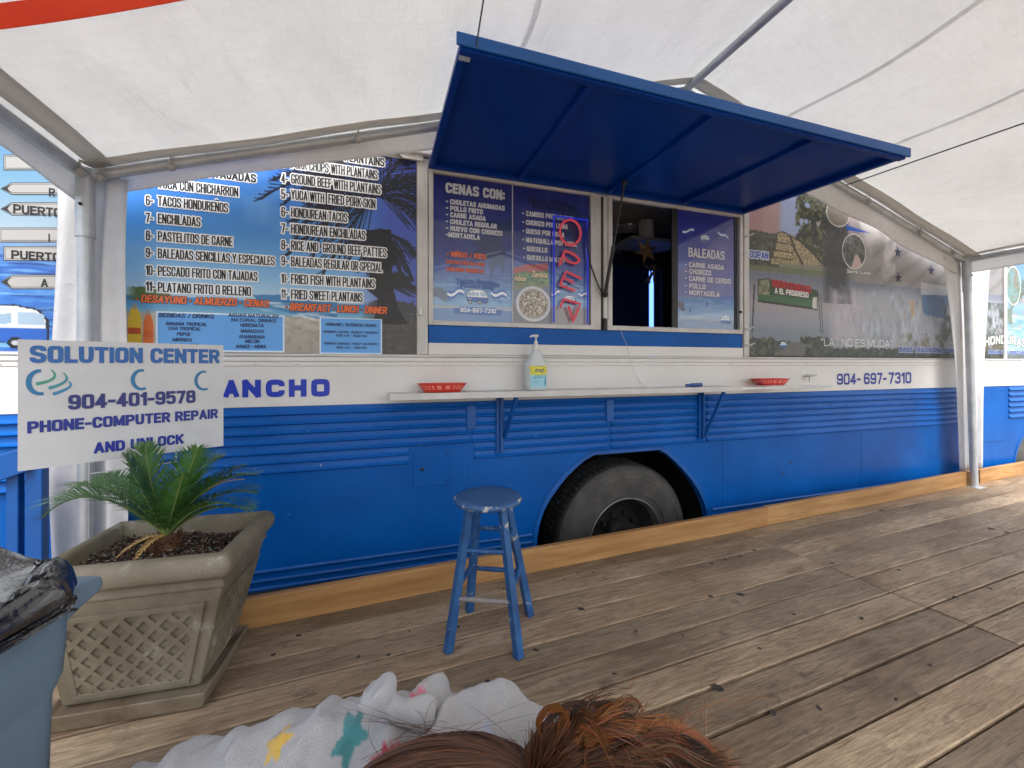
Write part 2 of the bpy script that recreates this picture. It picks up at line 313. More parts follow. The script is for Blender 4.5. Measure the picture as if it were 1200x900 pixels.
class Ink:
    """lettering and small flat marks, gathered into one mesh with a colour per letter"""
    def __init__(s, fn): s.m = MB(); s.m.c = []; s.fn = fn      # fn(a, b, layer) -> 3D point
    def text(s, t, a0, a1, b0, cap, col, bold=.02, outline=None, ow=.06, layer=0, shear=0, res=2, warp=None):
        base, _ = text_mesh(t, bold, shear, res)
        lo, hi = base[:,0].min(), base[:,0].max(); sx = (a1-a0)/max(hi-lo,1e-6); sy = cap/CAP
        for off, c, ly in (([(bold+ow, outline, layer)] if outline is not None else []) + [(bold, col, layer+1)]):
            vs, fs = text_mesh(t, off, shear, res)
            P = [(a0+(x-lo)*sx, b0+y*sy) for x, y in vs]
            if warp: P = [warp(*p) for p in P]
            s.m.add([s.fn(p[0], p[1], ly) for p in P], fs); s.m.c += [tuple(lin(c))]*len(P)
    def poly(s, pts, col, layer=0):
        s.m.add([s.fn(p[0], p[1], layer) for p in pts], [tuple(range(len(pts)))]); s.m.c += [tuple(lin(col))]*len(pts)
    def stroke(s, pts, wd, col, layer=0):
        """a band of given widths along a 2D path"""
        n = len(pts); wd = wd if isinstance(wd, (list,tuple)) else [wd]*n; lf, rt = [], []
        for i in range(n):
            a = pts[max(0,i-1)]; b = pts[min(n-1,i+1)]; dx, dy = b[0]-a[0], b[1]-a[1]; l = math.hypot(dx,dy) or 1
            nx, ny = -dy/l*wd[i]/2, dx/l*wd[i]/2
            lf.append((pts[i][0]+nx, pts[i][1]+ny)); rt.append((pts[i][0]-nx, pts[i][1]-ny))
        vs = [s.fn(p[0],p[1],layer) for p in lf+rt]
        s.m.add(vs, [(i,i+1,n+i+1,n+i) for i in range(n-1)]); s.m.c += [tuple(lin(col))]*len(vs)
    def block(s, t, a0, a1, b0, cap, col, wt=.20, outline=None, ow=.10, layer=0, shear=0, gap=.07, warp=None):
        L,st=block_layout(t,wt,gap); sx=(a1-a0)/L
        sw=min(wt*cap, wt*sx*1.08)
        for width,c,ly in (([(sw+2*ow*cap,outline,layer)] if outline is not None else [])+[(sw,col,layer+1)]):
            for k,(kind,p) in enumerate(st):
                if kind in 'ce': p=_ch(p)
                q=[(a0+x*sx+shear*y*cap,b0+y*cap) for x,y in p]; e=(width/2 if c is not col else sw/2)
                n=len(q)
                closed=math.hypot(q[0][0]-q[-1][0],q[0][1]-q[-1][1])<1e-6
                if kind!='c':
                    def ext(a,b,e):
                        d=math.hypot(a[0]-b[0],a[1]-b[1]) or 1; return (a[0]+(a[0]-b[0])/d*e,a[1]+(a[1]-b[1])/d*e)
                    if not closed: q=[ext(q[0],q[1],e*.98)]+q[1:-1]+[ext(q[-1],q[-2],e*.98)]
                lf,rt=[],[]
                for i in range(n):
                    if closed and i in (0,n-1): a,m,b=q[n-2],q[0],q[1]
                    else: a,m,b=q[max(0,i-1)],q[i],q[min(n-1,i+1)]
                    d1=(m[0]-a[0],m[1]-a[1]); d2=(b[0]-m[0],b[1]-m[1]); l1=math.hypot(*d1); l2=math.hypot(*d2)
                    if l1<1e-9: d1=d2; l1=l2
                    if l2<1e-9: d2=d1; l2=l1
                    n1=(-d1[1]/l1,d1[0]/l1); n2=(-d2[1]/l2,d2[0]/l2); nx,ny=n1[0]+n2[0],n1[1]+n2[1]; l=math.hypot(nx,ny) or 1; nx/=l; ny/=l
                    sc=width/2/max(.55,nx*n1[0]+ny*n1[1]); lf.append((m[0]+nx*sc,m[1]+ny*sc)); rt.append((m[0]-nx*sc,m[1]-ny*sc))
                P=lf+rt
                if warp: P=[warp(*z) for z in P]
                vs=[s.fn(z[0],z[1],ly+.06*(k%7)+.05*(i%n)/n) for i,z in enumerate(P)]
                s.m.add(vs,[(i,i+1,n+i+1,n+i) for i in range(n-1)]); s.m.c+=[tuple(lin(c))]*len(vs)
    def build(s, name, parent, material='ink'): return s.m.build(name, material, parent, recalc=False)
# --- printed pictures: a fine grid of printed colours
def hash2(ix, iy, seed):
    h = (ix.astype(np.int64)*374761393 + iy.astype(np.int64)*668265263 + seed*1442695041) & 0x7fffffff
    h = ((h ^ (h >> 13))*1274126177) & 0x7fffffff
    return ((h ^ (h >> 16)) & 0xffff)/65535.0
def vnoise(x, y, seed=0):
    ix, iy = np.floor(x), np.floor(y); fx, fy = x-ix, y-iy; fx = fx*fx*(3-2*fx); fy = fy*fy*(3-2*fy)
    a = hash2(ix,iy,seed); b = hash2(ix+1,iy,seed); c = hash2(ix,iy+1,seed); d = hash2(ix+1,iy+1,seed)
    return (a*(1-fx)+b*fx)*(1-fy) + (c*(1-fx)+d*fx)*fy
def fbm(x, y, seed=0, o=4):
    s = 0; a = .5; t = 0
    for i in range(o): s = s + a*vnoise(x*2**i, y*2**i, seed+i); t += a; a *= .55
    return s/t
class Pic:
    """raster of sRGB colours over a rectangle given in photograph-like pixel units"""
    def __init__(s, x0, y0, x1, y1, nx, ny):
        s.X, s.Y = np.meshgrid(np.linspace(x0,x1,nx), np.linspace(y0,y1,ny)); s.img = np.zeros((ny,nx,3)); s.nx, s.ny = nx, ny
        s.x0,s.y0,s.x1,s.y1 = x0,y0,x1,y1
    def fill(s, c): s.img[:] = np.asarray(c,float)
    def put(s, mask, c, a=1.0):
        mm = (np.asarray(mask,float)*a)[...,None]; s.img = s.img*(1-mm) + np.asarray(c,float)*mm
    def vgrad(s, stops):
        ys = [p[0] for p in stops]
        for k in range(3): s.img[...,k] = np.interp(s.Y, ys, [p[1][k] for p in stops])
    def ell(s, cx, cy, rx, ry, soft=.0):
        d = np.hypot((s.X-cx)/rx, (s.Y-cy)/ry)
        return np.clip((1-d)/max(soft,1e-3)+.5, 0, 1) if soft else (d < 1).astype(float)
    def inpoly(s, pts):
        m = np.zeros(s.X.shape, bool); n = len(pts)
        for i in range(n):
            xa,ya = pts[i]; xb,yb = pts[(i+1)%n]
            if ya == yb: continue
            c = ((ya > s.Y) != (yb > s.Y)) & (s.X < (xb-xa)*(s.Y-ya)/(yb-ya)+xa); m ^= c
        return m.astype(float)
    def line(s, pts, wd):
        m = np.zeros(s.X.shape)
        for (xa,ya),(xb,yb) in zip(pts[:-1],pts[1:]):
            dx,dy = xb-xa, yb-ya; t = np.clip(((s.X-xa)*dx+(s.Y-ya)*dy)/(dx*dx+dy*dy+1e-9),0,1)
            d = np.hypot(s.X-xa-t*dx, s.Y-ya-t*dy); m = np.maximum(m, np.clip((wd/2-d)/max(wd*.25,.3)+.5,0,1))
        return m
    def star(s, cx, cy, r, inner=.4):
        return s.inpoly([(cx+r*(1 if k%2==0 else inner)*math.sin(k*math.pi/5), cy-r*(1 if k%2==0 else inner)*math.cos(k*math.pi/5)) for k in range(10)])
    def noise(s, sc, seed=0, o=4): return fbm(s.X/sc, s.Y/sc, seed, o)
    def build(s, name, fn, material, parent, gain=1.0):
        """fn(x array, y array) -> (N,3) world points"""
        P = fn(s.X.ravel(), s.Y.ravel()); off = np.array(OFF[parent]) if parent else np.zeros(3)
        idx = np.arange(s.nx*s.ny).reshape(s.ny, s.nx)
        F = np.stack([idx[:-1,:-1], idx[1:,:-1], idx[1:,1:], idx[:-1,1:]], -1).reshape(-1,4)
        me = bpy.data.meshes.new(name); me.from_pydata((P-off).tolist(), [], F.tolist())
        col = np.ones((s.nx*s.ny,4), np.float32); col[:,:3] = lin(np.clip(s.img,0,255)/255.0*.9999).reshape(-1,3)*gain
        at = me.color_attributes.new('Col','FLOAT_COLOR','POINT'); at.data.foreach_set('color', col.ravel())
        me.materials.append(M[material]); o = bpy.data.objects.new(name, me); C.objects.link(o)
        if parent: o.parent = parent
        OFF[o] = OFF[parent] if parent else Vector(); return o
# ================================================================== setting
tag(bm1('box', (-400,-400,-.85), (400,400,-.705)).build('ground', 'asphalt'), kind='structure')
# deck: long boards, 2.83 degrees off the bus side
DA = R(2.83); E1 = Vector((math.cos(DA), math.sin(DA), 0)); E2 = Vector((-math.sin(DA), math.cos(DA), 0)); DK0 = Vector((.157,-.4376,0))
def dk(a, b, z=0): return DK0 + E1*a + E2*b + Vector((0,0,z))
def wood_mat():
    m, nt, p = new_mat('weathered deck board'); l = nt.links
    tc = N(nt,'ShaderNodeTexCoord'); at = N(nt,'ShaderNodeAttribute', attribute_name='Col')
    sep = N(nt,'ShaderNodeSeparateColor'); l.new(at.outputs['Color'], sep.inputs[0])
    off = N(nt,'ShaderNodeCombineXYZ'); mul = N(nt,'ShaderNodeMath', operation='MULTIPLY'); mul.inputs[1].default_value = 37
    l.new(sep.outputs[0], mul.inputs[0]); l.new(mul.outputs[0], off.inputs[0]); l.new(mul.outputs[0], off.inputs[2])
    add = N(nt,'ShaderNodeVectorMath', operation='ADD'); l.new(tc.outputs['Object'], add.inputs[0]); l.new(off.outputs[0], add.inputs[1])
    def nz(sc, scale, detail, rough=.6, dist=0):
        mp = N(nt,'ShaderNodeMapping'); mp.inputs['Scale'].default_value = sc; l.new(add.outputs[0], mp.inputs[0])
        n = N(nt,'ShaderNodeTexNoise', Scale=scale, Detail=detail, Roughness=rough, Distortion=dist); l.new(mp.outputs[0], n.inputs['Vector']); return n
    big = nz((.5,1,1), 2.2, 5); grain = nz((1.1,13,13), 6, 10, .72, .9); fine = nz((3,110,110), 7, 6, .75); blot = nz((1,1.4,1), 9, 8, .7)
    r1 = N(nt,'ShaderNodeValToRGB'); e = r1.color_ramp.elements; e[0].position=.32; e[1].position=.68
    e[0].color=(.175,.122,.076,1); e[1].color=(.385,.312,.222,1); l.new(big.outputs['Fac'], r1.inputs[0])
    r2 = N(nt,'ShaderNodeValToRGB'); e = r2.color_ramp.elements; e[0].position=.38; e[1].position=.60; e[0].color=(.56,.51,.46,1); e[1].color=(1.1,1.1,1.1,1)
    l.new(grain.outputs['Fac'], r2.inputs[0])
    m1 = N(nt,'ShaderNodeMix', data_type='RGBA', blend_type='MULTIPLY'); m1.inputs[0].default_value=1; l.new(r1.outputs[0], m1.inputs[6]); l.new(r2.outputs[0], m1.inputs[7])
    r3 = N(nt,'ShaderNodeValToRGB'); e = r3.color_ramp.elements; e[0].position=.56; e[1].position=.70; e[0].color=(0,0,0,1); e[1].color=(.72,.72,.72,1)
    l.new(blot.outputs['Fac'], r3.inputs[0])
    m2 = N(nt,'ShaderNodeMix', data_type='RGBA'); l.new(r3.outputs[0], m2.inputs[0]); l.new(m1.outputs[2], m2.inputs[6]); m2.inputs[7].default_value=(.075,.055,.042,1)
    crk = nz((.9,42,42), 5, 7, .62, .6); r5 = N(nt,'ShaderNodeValToRGB'); e = r5.color_ramp.elements; e[0].position=.33; e[1].position=.40; e[0].color=(.38,.34,.30,1); e[1].color=(1,1,1,1)
    l.new(crk.outputs['Fac'], r5.inputs[0]); m5 = N(nt,'ShaderNodeMix', data_type='RGBA', blend_type='MULTIPLY'); m5.inputs[0].default_value=1; l.new(m2.outputs[2], m5.inputs[6]); l.new(r5.outputs[0], m5.inputs[7])
    # fresh sawn streaks and a tint of its own for every board
    m3 = N(nt,'ShaderNodeMix', data_type='RGBA', blend_type='MULTIPLY'); m3.inputs[0].default_value=1; l.new(m5.outputs[2], m3.inputs[6])
    r4 = N(nt,'ShaderNodeValToRGB'); e = r4.color_ramp.elements; e[0].color=(.74,.71,.67,1); e[1].color=(1.42,1.36,1.28,1); l.new(sep.outputs[1], r4.inputs[0])
    l.new(r4.outputs[0], m3.inputs[7]); l.new(m3.outputs[2], p.inputs['Base Color'])
    rr = N(nt,'ShaderNodeMapRange'); rr.inputs['To Min'].default_value=.45; rr.inputs['To Max'].default_value=.75; l.new(grain.outputs['Fac'], rr.inputs[0]); l.new(rr.outputs[0], p.inputs['Roughness'])
    ad = N(nt,'ShaderNodeMath', operation='ADD'); l.new(grain.outputs['Fac'], ad.inputs[0]); l.new(fine.outputs['Fac'], ad.inputs[1])
    b = N(nt,'ShaderNodeBump', Strength=.5, Distance=.006); l.new(ad.outputs[0], b.inputs['Height']); l.new(b.outputs[0], p.inputs['Normal'])
    return m
M['wood'] = wood_mat()
deck = MB(); deck.c = []
rng = random.Random(3); W = .150; b0 = .045; row = 0
def knock(a0, a1, y0, y1):
    """one board with slightly rounded arrises and a little cup and twist"""
    dz0, dz1 = rng.uniform(-.002,.002), rng.uniform(-.002,.002); tl = rng.uniform(-.002,.002); c = .0035
    t = (rng.random(), rng.random(), rng.random()); n = max(2, int((a1-a0)/1.2)); prof = []
    for yy, zz in ((y0,-.036),(y0,-c),(y0+c,0),((y0+y1)/2,-.0006),(y1-c,0),(y1,-c),(y1,-.036)):
        prof.append((yy,zz))
    base = len(deck.v); wob = [rng.uniform(-.0012,.0012) for _ in range(n+1)]
    for i in range(n+1):
        a = a0+(a1-a0)*i/n
        for yy, zz in prof: deck.v.append(Vector((a, yy+wob[i], zz+dz0+(dz1-dz0)*i/n+tl*(yy-y0)/(y1-y0)*.8))); deck.c.append(t)
    k = len(prof)
    for i in range(n):
        for j in range(k):
            j2 = (j+1)%k; deck.f.append((base+i*k+j, base+i*k+j2, base+(i+1)*k+j2, base+(i+1)*k+j))
    deck.f.append(tuple(base+j for j in range(k))); deck.f.append(tuple(base+n*k+j for j in reversed(range(k))))
y = b0
while y > -7.0:
    g = rng.choice((.006,.008,.010,.013))
    wv = W - g; jx = 2.33 + .05*(b0-y)
    cuts = [-6.2, -1.95+rng.uniform(-.004,.004), jx, jx+3.66, 10.6]
    for a0, a1 in zip(cuts[:-1], cuts[1:]): knock(a0+.0025, a1-.0025, y-wv, y)
    y -= W; row += 1
o = deck.build('deck', 'wood', recalc=True); o.location = DK0; o.rotation_euler.z = DA
o.data.transform(Matrix.Translation(OFF[o]));
tag(o, kind='structure'); DECK = o
OFF[o] = DK0
jm = MB()
for a in (-6,-3.5,-1,1.5,4,6.5,9): 
    p0, p1 = dk(a,-7,-.10), dk(a,.0,-.10); jm.bar(p0, p1, .05, .12)
    for b in (-.3,-3.5,-6.7): jm.bar(dk(a,b,-.16), dk(a,b,-.72), .09, .09)
tag(jm.build('deck_joists', 'dark'), kind='structure')
# trodden gum and burn marks on the boards
gm = MB(); M['gum'] = mat('old trodden gum', (.018,.017,.016), (.035,.033,.03), rough=.7, scale=50)
spots = [(840,806,9),(833,699,5),(868,697,6),(884,645,3.5),(868,652,3.5),(850,656,3),(834,661,4),(906,836,6),(681,714,7),(628,762,4.5),(677,672,3),(695,671,3),
         (661,680,2.5),(537,735,4),(571,799,5),(1053,668,3),(1010,725,3.5),(1162,620,5),(1180,624,4),(1033,598,4),(953,590,3),(777,630,3),(320,768,4),(350,745,5),(455,768,4),
         (640,846,4),(1120,700,4),(975,660,3),(745,740,3),(1090,780,3),(1100,640,2.5),(930,720,3),(720,790,3.5),(800,745,2.5),(1010,690,2.5),(590,690,3),(480,740,2.5),(890,760,3),(1160,690,3),(420,770,4),(960,830,4),(1050,820,3)]
for u, v, r in spots:
    c = at_z(u, v, .0); t = (c - Vector((0,-CAMD,CAMH))).length; rr = r*t/FOC*.5; b = len(gm.v); n = 12
    ex = rng.uniform(.8,1.5); an = rng.uniform(0,3); gm.v.append(c + Vector((0,0,.0042)))
    for j in range(n):
        a = 2*math.pi*j/n; q = rr*rng.uniform(.72,1.15); x, yy = q*ex*math.cos(a), q/ex*math.sin(a)
        gm.v.append(c + Vector((x*math.cos(an)-yy*math.sin(an), x*math.sin(an)+yy*math.cos(an), .0022)))
    gm.f += [(b, b+1+j, b+1+(j+1)%n) for j in range(n)]
g = gm.build('gum_spots', 'gum', smooth=80); tag(g, kind='stuff')

# three edge boards between deck and bus
def kerb(a0, a1, label, dz=0, back=.003):
    m = MB(); n = 10; H = .136; T = .038
    vs = []
    for i in range(n+1):
        a = a0+(a1-a0)*i/n; wob = .0018*math.sin(i*2.1+a0)
        for bb, z in ((wob+back,.001),(wob+back,H+dz),(T+back+wob,H+dz),(T+back+wob,.001)): vs.append(dk(a,bb,z))
    m.add(vs, [(i*4+j, i*4+(j+1)%4, (i+1)*4+(j+1)%4, (i+1)*4+j) for i in range(n) for j in range(4)] + [(3,2,1,0), tuple(n*4+j for j in range(4))])
    tag(m.build('edge_board', 'kerb', bevel=.004), label, 'edge board', 'pine boards nailed along the deck edge')
ka = at_z(896.5,615).x; kb = at_z(1146,567.5).x
kerb(-2.6, ka-.16, 'long orange pine edge board behind the blue stool, under the wheel')
kerb(ka-.156, kb-.19, 'pale knotty pine edge board ending at the right tent leg', .003, .006)
kerb(kb-.10, 9.5, 'pine edge board at the far right, beyond the tent leg', 0, .003)

# ================================================================== the food bus
bus = thing('food_bus', (2.0, 1.2, -.705), 'long blue and white food bus with a raised serving hatch', 'bus')
X0, X1 = -4.2, 8.9; WB = .963; SB = 1.262; WT = 2.46
ZB = -.06
def plate(name, x0, x1, z0, z1, y0, y1, m, parent=bus, bevel=.003):
    return bm1('box', (x0,y0,z0), (x1,y1,z1)).build(name, m, parent, bevel=bevel)
# lower side with two wheel openings
def arch(cx): 
    pts = []
    for dx, z in ((-.767,-.06),(-.76,.03),(-.745,.11),(-.716,.19),(-.665,.275),(-.60,.353),(-.535,.42),(-.468,.473),(-.40,.52),(-.325,.553),(.235,.553),(.30,.515),(.375,.455),(.448,.387),(.53,.30),(.60,.205),(.65,.11),(.677,.03),(.69,-.06)): pts.append((cx+dx,z))
    return pts
WX = [1.797, 7.53]
poly = [(X0,ZB)]
for cx in WX: poly += arch(cx)
poly += [(X1,ZB),(X1,.60),(X0,.60)]
lp = MB(); lp.prism([(x,0,z) for x,z in poly], (0,.012,0)); LOWER = lp.build('lower_panel','blue',bus)
# arch lip
for cx in WX:
    a = arch(cx); m = MB(); n = len(a)
    vs = [(x,-.006,z) for x,z in a] + [(cx+(x-cx)*1.045,-.006,z*1.0+(.022 if z>.2 else 0)) for x,z in a] + [(cx+(x-cx)*1.045,.002,z+(.022 if z>.2 else 0)) for x,z in a] + [(x,.05,z) for x,z in a]
    m.add(vs, [(r*n+i, r*n+i+1, (r+1)*n+i+1, (r+1)*n+i) for r in (0,1) for i in range(n-1)] + [(i, 3*n+i, 3*n+i+1, i+1) for i in range(n-1)])
    m.build('wheel_arch', 'blue_trim', bus)
    wbx = MB(); xs = (cx-.83, cx+.75); 
    wbx.add([(xs[0],.02,-.6),(xs[1],.02,-.6),(xs[1],.9,-.6),(xs[0],.9,-.6),(xs[0],.02,.62),(xs[1],.02,.62),(xs[1],.9,.62),(xs[0],.9,.62)], [(4,5,6,7),(0,3,7,4),(1,5,6,2),(2,6,7,3)])
    wbx.build('wheel_well', 'black', bus)
# pressed ribs: lapped profile, broken by plain joints
def ribs(x0, x1, z0, z1, n, name='rib_panel', par=bus, m='blue'):
    k = MB(); h = (z1-z0)/n; prof = []
    for i in range(n):
        zt = z1-i*h
        prof += [(-.001,zt),(-.003,zt-h*.45),(-.010,zt-h*.66),(-.018,zt-h*.76),(-.018,zt-h*.84),(-.005,zt-h*.93)]
    prof.append((-.001,z0)); q = len(prof)
    ns = max(1,int((x1-x0)/.5))
    for i in range(ns+1):
        for yy,zz in prof: k.v.append(Vector((x0+(x1-x0)*i/ns, yy, zz)))
    for i in range(ns):
        for j in range(q-1): k.f.append((i*q+j, (i+1)*q+j, (i+1)*q+j+1, i*q+j+1))
    for i in (0,ns):
        b = i*q; e = len(k.v); k.v += [Vector((k.v[b].x,.004,z1)), Vector((k.v[b].x,.004,z0))]
        k.f.append(tuple(range(b,b+q))+(e+1,e))
    return k.build(name, m, par, smooth=40)
plate('rib_backing', X0, X1, .60, WB, .0, .012, 'blue', bevel=0)
h1 = (WB-.585)/7
zc = WB-5*h1
jA, jB = bx(551), bx(553.5)
cL, cR = bx(479), bx(556)
wl, wr = bx(1122), bx(1174)
ribs(X0+.02, bx(38), .585, WB, 7); ribs(bx(50), jA, zc, WB, 5); ribs(bx(50), cL, .585, zc-.002, 2)
ribs(jB, bx(712), zc, WB, 5); ribs(bx(556), bx(712), .585, zc-.002, 2)
ribs(bx(716), bx(826), .585, WB, 7); ribs(bx(828), wl, .585, WB, 7); ribs(wr+.13, X1-.02, .60, WB, 6)
sm = M['blue_trim']
for u, z0 in ((552,.78),(714,.79)):
    m = bm1('box', (bx(u)-.03,-.016,z0), (bx(u)+.03,.0,z0+.155)); m.build('joint_strap','blue_trim',bus,bevel=.004)
# dome rivets
rv = MB()
def rivet(x,z,r=.0055,y=-.001): rv.ball((x,y,z), r, 4, (1,.5,1))
for u in (551,848):
    for k in range(10): rivet(bx(u), .55-k*.057)
rngb = random.Random(9)
for k in range(46): rivet(X0+.3+k*.27, .565, .0045)
for k in range(40): rivet(-1.2+k*.195, WB-2.48*h1, .006, -.007)
for u in (529,): 
    for k in range(6): rivet(bx(u), .52-k*.07)
for cx in WX:
    for a in range(-60,61,20): 
        rivet(cx+.70*math.sin(R(a)), -.08+.70*math.cos(R(a))*.93, .0045)
rv2=rv; rv=MB()
for k in range(60): rivet(X0+.2+k*.21, 1.203, .006, -.011)
rv.build('belt_rivets', 'white', bus, smooth=60).__setitem__('kind','stuff'); rv=rv2
rv.build('rivets', 'blue_trim', bus, smooth=60).__setitem__('kind','stuff')
for u in (551,848,1010):
    bm1('box',(bx(u)-.012,-.0022,-.0),(bx(u)+.012,.001,.575)).build('panel_seam','blue',bus,bevel=.001)
# foot mouldings
for x0, x1 in ((X0, WX[0]-.80),(WX[0]+.73, WX[1]-.80),(WX[1]+.73,X1)):
    for z in (.045,-.005,-.05):
        m = MB(); m.tube([(x0,-.002,z),(x1,-.002,z)], .013, 8); m.build('foot_moulding','blue_trim',bus,smooth=50)
# locker door with its latch
lx0, lx1 = bx(484), bx(525)
ld = plate('locker_door', lx0, lx1, .435, .655, -.006, .0, 'blue')
bm1('ball', (lx0+.055,-.010,.548), .011, 6, (1,.6,1)).build('latch','black',ld,smooth=60)
for z in (.45,.63): bm1('tube', [(lx1-.004,-.008,z-.02),(lx1-.004,-.008,z+.02)], .005, 6).build('hinge','blue_trim',ld)
bh = MB()
for u,v in ((926,542),(918,555)): bh.lathe([(.0001,-.001),(.011,-.001)], 14, Matrix.Translation((bx(u),-.002,bz(u,v))) @ Matrix.Rotation(R(90),4,'X'))
bh.build('bolt_holes','black',bus).__setitem__('kind','stuff')
m = plate('access_panel', bx(1142), bx(1177), .36, WB-.012, -.005, .0, 'blue')
# white belt, groove and sill
plate('belt_panel', X0, X1, WB, 1.19, -.006, .012, 'white', bevel=.002)
plate('belt_strip', X0, X1, 1.1905, 1.215, -.010, .012, 'white')
plate('drip_rail', X0, X1, 1.2155, SB-.018, -.016, .012, 'white', bevel=.006)
plate('sill_rail', X0, X1, SB-.0175, SB-.002, -.022, .012, 'frame', bevel=.004)
# upper side: frame posts and header
HX0, HX1 = bx(504)-.015, bx(870)
UPTOP = 2.80
plate('side_skin', X0, HX0-.02, SB-.002, UPTOP, .004, .016, 'white', bevel=0)
plate('side_skin', HX1+.03, X1, SB-.002, UPTOP, .004, .016, 'white', bevel=0)
plate('window_post', bx(488.5), HX0, SB-.001, WT+.02, -.014, .02, 'frame', bevel=.004)
plate('window_post', HX1+.005, bx(876.5), SB-.001, WT+.02, -.014, .02, 'frame', bevel=.004)
plate('window_post', bx(1176)-.02, bx(1176)+.035, SB-.001, WT, -.016, .004, 'frame')
plate('hatch_header', HX0, HX1+.005, 2.435, UPTOP, -.004, .02, 'frame')
plate('gutter', X0, HX0+.02, WT+.03, WT+.085, -.045, .004, 'frame', bevel=.008)
plate('hatch_apron', HX0+.003, HX1, SB-.001, 1.335, -.008, .012, 'white')
plate('hatch_strip', HX0+.004, HX1-.004, 1.3355, 1.446, -.0005, .012, 'blue')
# corner bracket at the top of the left post
bk = MB(); bk.prism([(bx(464),-.03,2.54),(HX0-.03,-.03,2.52),(HX0-.03,-.03,2.455),(bx(472),-.03,2.455),(bx(464),-.03,2.49)], (0,.02,0)); bk.build('corner_plate','frame',bus,bevel=.003)
# roof, far side, ends, floor
rf = MB(); prof = [(0.004,UPTOP),(.03,2.87),(.15,2.95),(.45,3.01),(1.2,3.04),(1.95,3.01),(2.25,2.95),(2.37,2.87),(2.40,UPTOP)]
rf.add([(X0,y,z) for y,z in prof]+[(X1,y,z) for y,z in prof], [(i,i+1,len(prof)+i+1,len(prof)+i) for i in range(len(prof)-1)]+[tuple(range(len(prof))), tuple(range(len(prof),2*len(prof)))])
rf.build('roof','white',bus,smooth=50)
plate('far_side', X0, X1, ZB, UPTOP, 2.39, 2.40, 'white', bevel=0)
plate('rear_end', X0-.012, X0, ZB, UPTOP, 0, 2.40, 'blue', bevel=0); plate('front_end', X1, X1+.012, ZB, UPTOP, 0, 2.40, 'blue', bevel=0)
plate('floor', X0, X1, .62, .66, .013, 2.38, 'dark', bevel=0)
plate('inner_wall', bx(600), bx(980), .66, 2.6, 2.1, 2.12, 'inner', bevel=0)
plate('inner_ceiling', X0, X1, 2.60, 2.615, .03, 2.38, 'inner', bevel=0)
# ---- serving hatch windows
WZ0, WZ1 = 1.478, 2.405
def cmfn(yy): return lambda X, Y: np.stack([X/100, np.full_like(X, yy), -Y/100], -1)
def zc_(ox, oy, s): 
    def f(X, Y):
        p = at_y(ox+X/s, oy+Y/s); return (p.x*100, -p.z*100)
    return f
def inkfn(y0): return lambda a, b, ly: Vector((a, y0-.0009*ly, b))
ZL, ZS, ZR = zc_(140,170,3.3333), zc_(490,190,3.0), zc_(850,200,3.2143)
def put(ink, Z, t, xa, xb, yb, cap, col, **k):
    """text whose baseline starts at (xa, yb) in the measured photograph patch and ends at xb"""
    p = Z(xa,yb); q = Z(xa,yb-cap); e = Z(xb,yb)
    if t.upper() == t and k.pop('block', True):
        kk={a:k[a] for a in ('outline','layer','shear','warp','wt','gap') if a in k}; kk['wt']=k.get('wt',.24)
        if 'ow' in k: kk['ow']=k['ow']
        ink.block(t, p[0]/100, e[0]/100, -p[1]/100, (p[1]-q[1])/100, col, **kk)
    else: 
        k={a:b for a,b in k.items() if a not in ('wt','gap','block')}; ink.text(t, p[0]/100, e[0]/100, -p[1]/100, (p[1]-q[1])/100, col, **k)
def bus_logo(P, cx, cy, wd, white=(235,238,240), blue=(28,80,165), a=1.0):
    """the little round-roofed bus drawn on the vinyl, three-quarter view"""
    h = wd*.62; x = lambda f: cx+(f-.5)*wd; yv = lambda f: cy+(f-.5)*h
    body = [(x(.02),yv(.55)),(x(.05),yv(.25)),(x(.22),yv(.06)),(x(.6),yv(0)),(x(.88),yv(.1)),(x(.99),yv(.35)),(x(1),yv(.85)),(x(.86),yv(.98)),(x(.55),yv(.92)),(x(.05),yv(.82))]
    P.put(P.inpoly(body), (20,25,40), a)
    s = lambda pts, f: [(cx+(p[0]-cx)*f, cy+(p[1]-cy)*f) for p in pts]
    P.put(P.inpoly(s(body,.93)), white, a)
    P.put(P.inpoly(s([(x(.03),yv(.56)),(x(1),yv(.55)),(x(1),yv(.85)),(x(.86),yv(.98)),(x(.55),yv(.92)),(x(.05),yv(.82))],.94)), blue, a)
    for f0,f1 in ((.1,.24),(.27,.41),(.44,.58)): P.put(P.inpoly([(x(f0),yv(.24)),(x(f1),yv(.2)),(x(f1),yv(.45)),(x(f0),yv(.48))]), (150,180,205), a)
    P.put(P.inpoly([(x(.64),yv(.17)),(x(.93),yv(.2)),(x(.95),yv(.46)),(x(.64),yv(.46))]), (165,190,212), a)
    for f in (.2,.62): P.put(P.ell(x(f),yv(.9),wd*.085,wd*.085), (25,25,30), a); P.put(P.ell(x(f),yv(.9),wd*.04,wd*.04), (190,195,200), a)
    for f in (.12,.18,.24): P.put(P.star(x(f),yv(.67),wd*.03), (225,230,240), a)
def flag(P, x0, y0, x1, y1, h, a=1.0):
    """a small waving blue-white-blue flag"""
    t = np.clip((P.X-x0)/(x1-x0+1e-9),0,1); yb = y0+(y1-y0)*t + h*.22*np.sin(t*6.28); inx = ((P.X>min(x0,x1))&(P.X<max(x0,x1)))
    for k,c in enumerate(((35,95,180),(238,240,243),(35,95,180))):
        P.put(inx & (P.Y>yb+h*k/3) & (P.Y<yb+h*(k+1)/3), c, a)
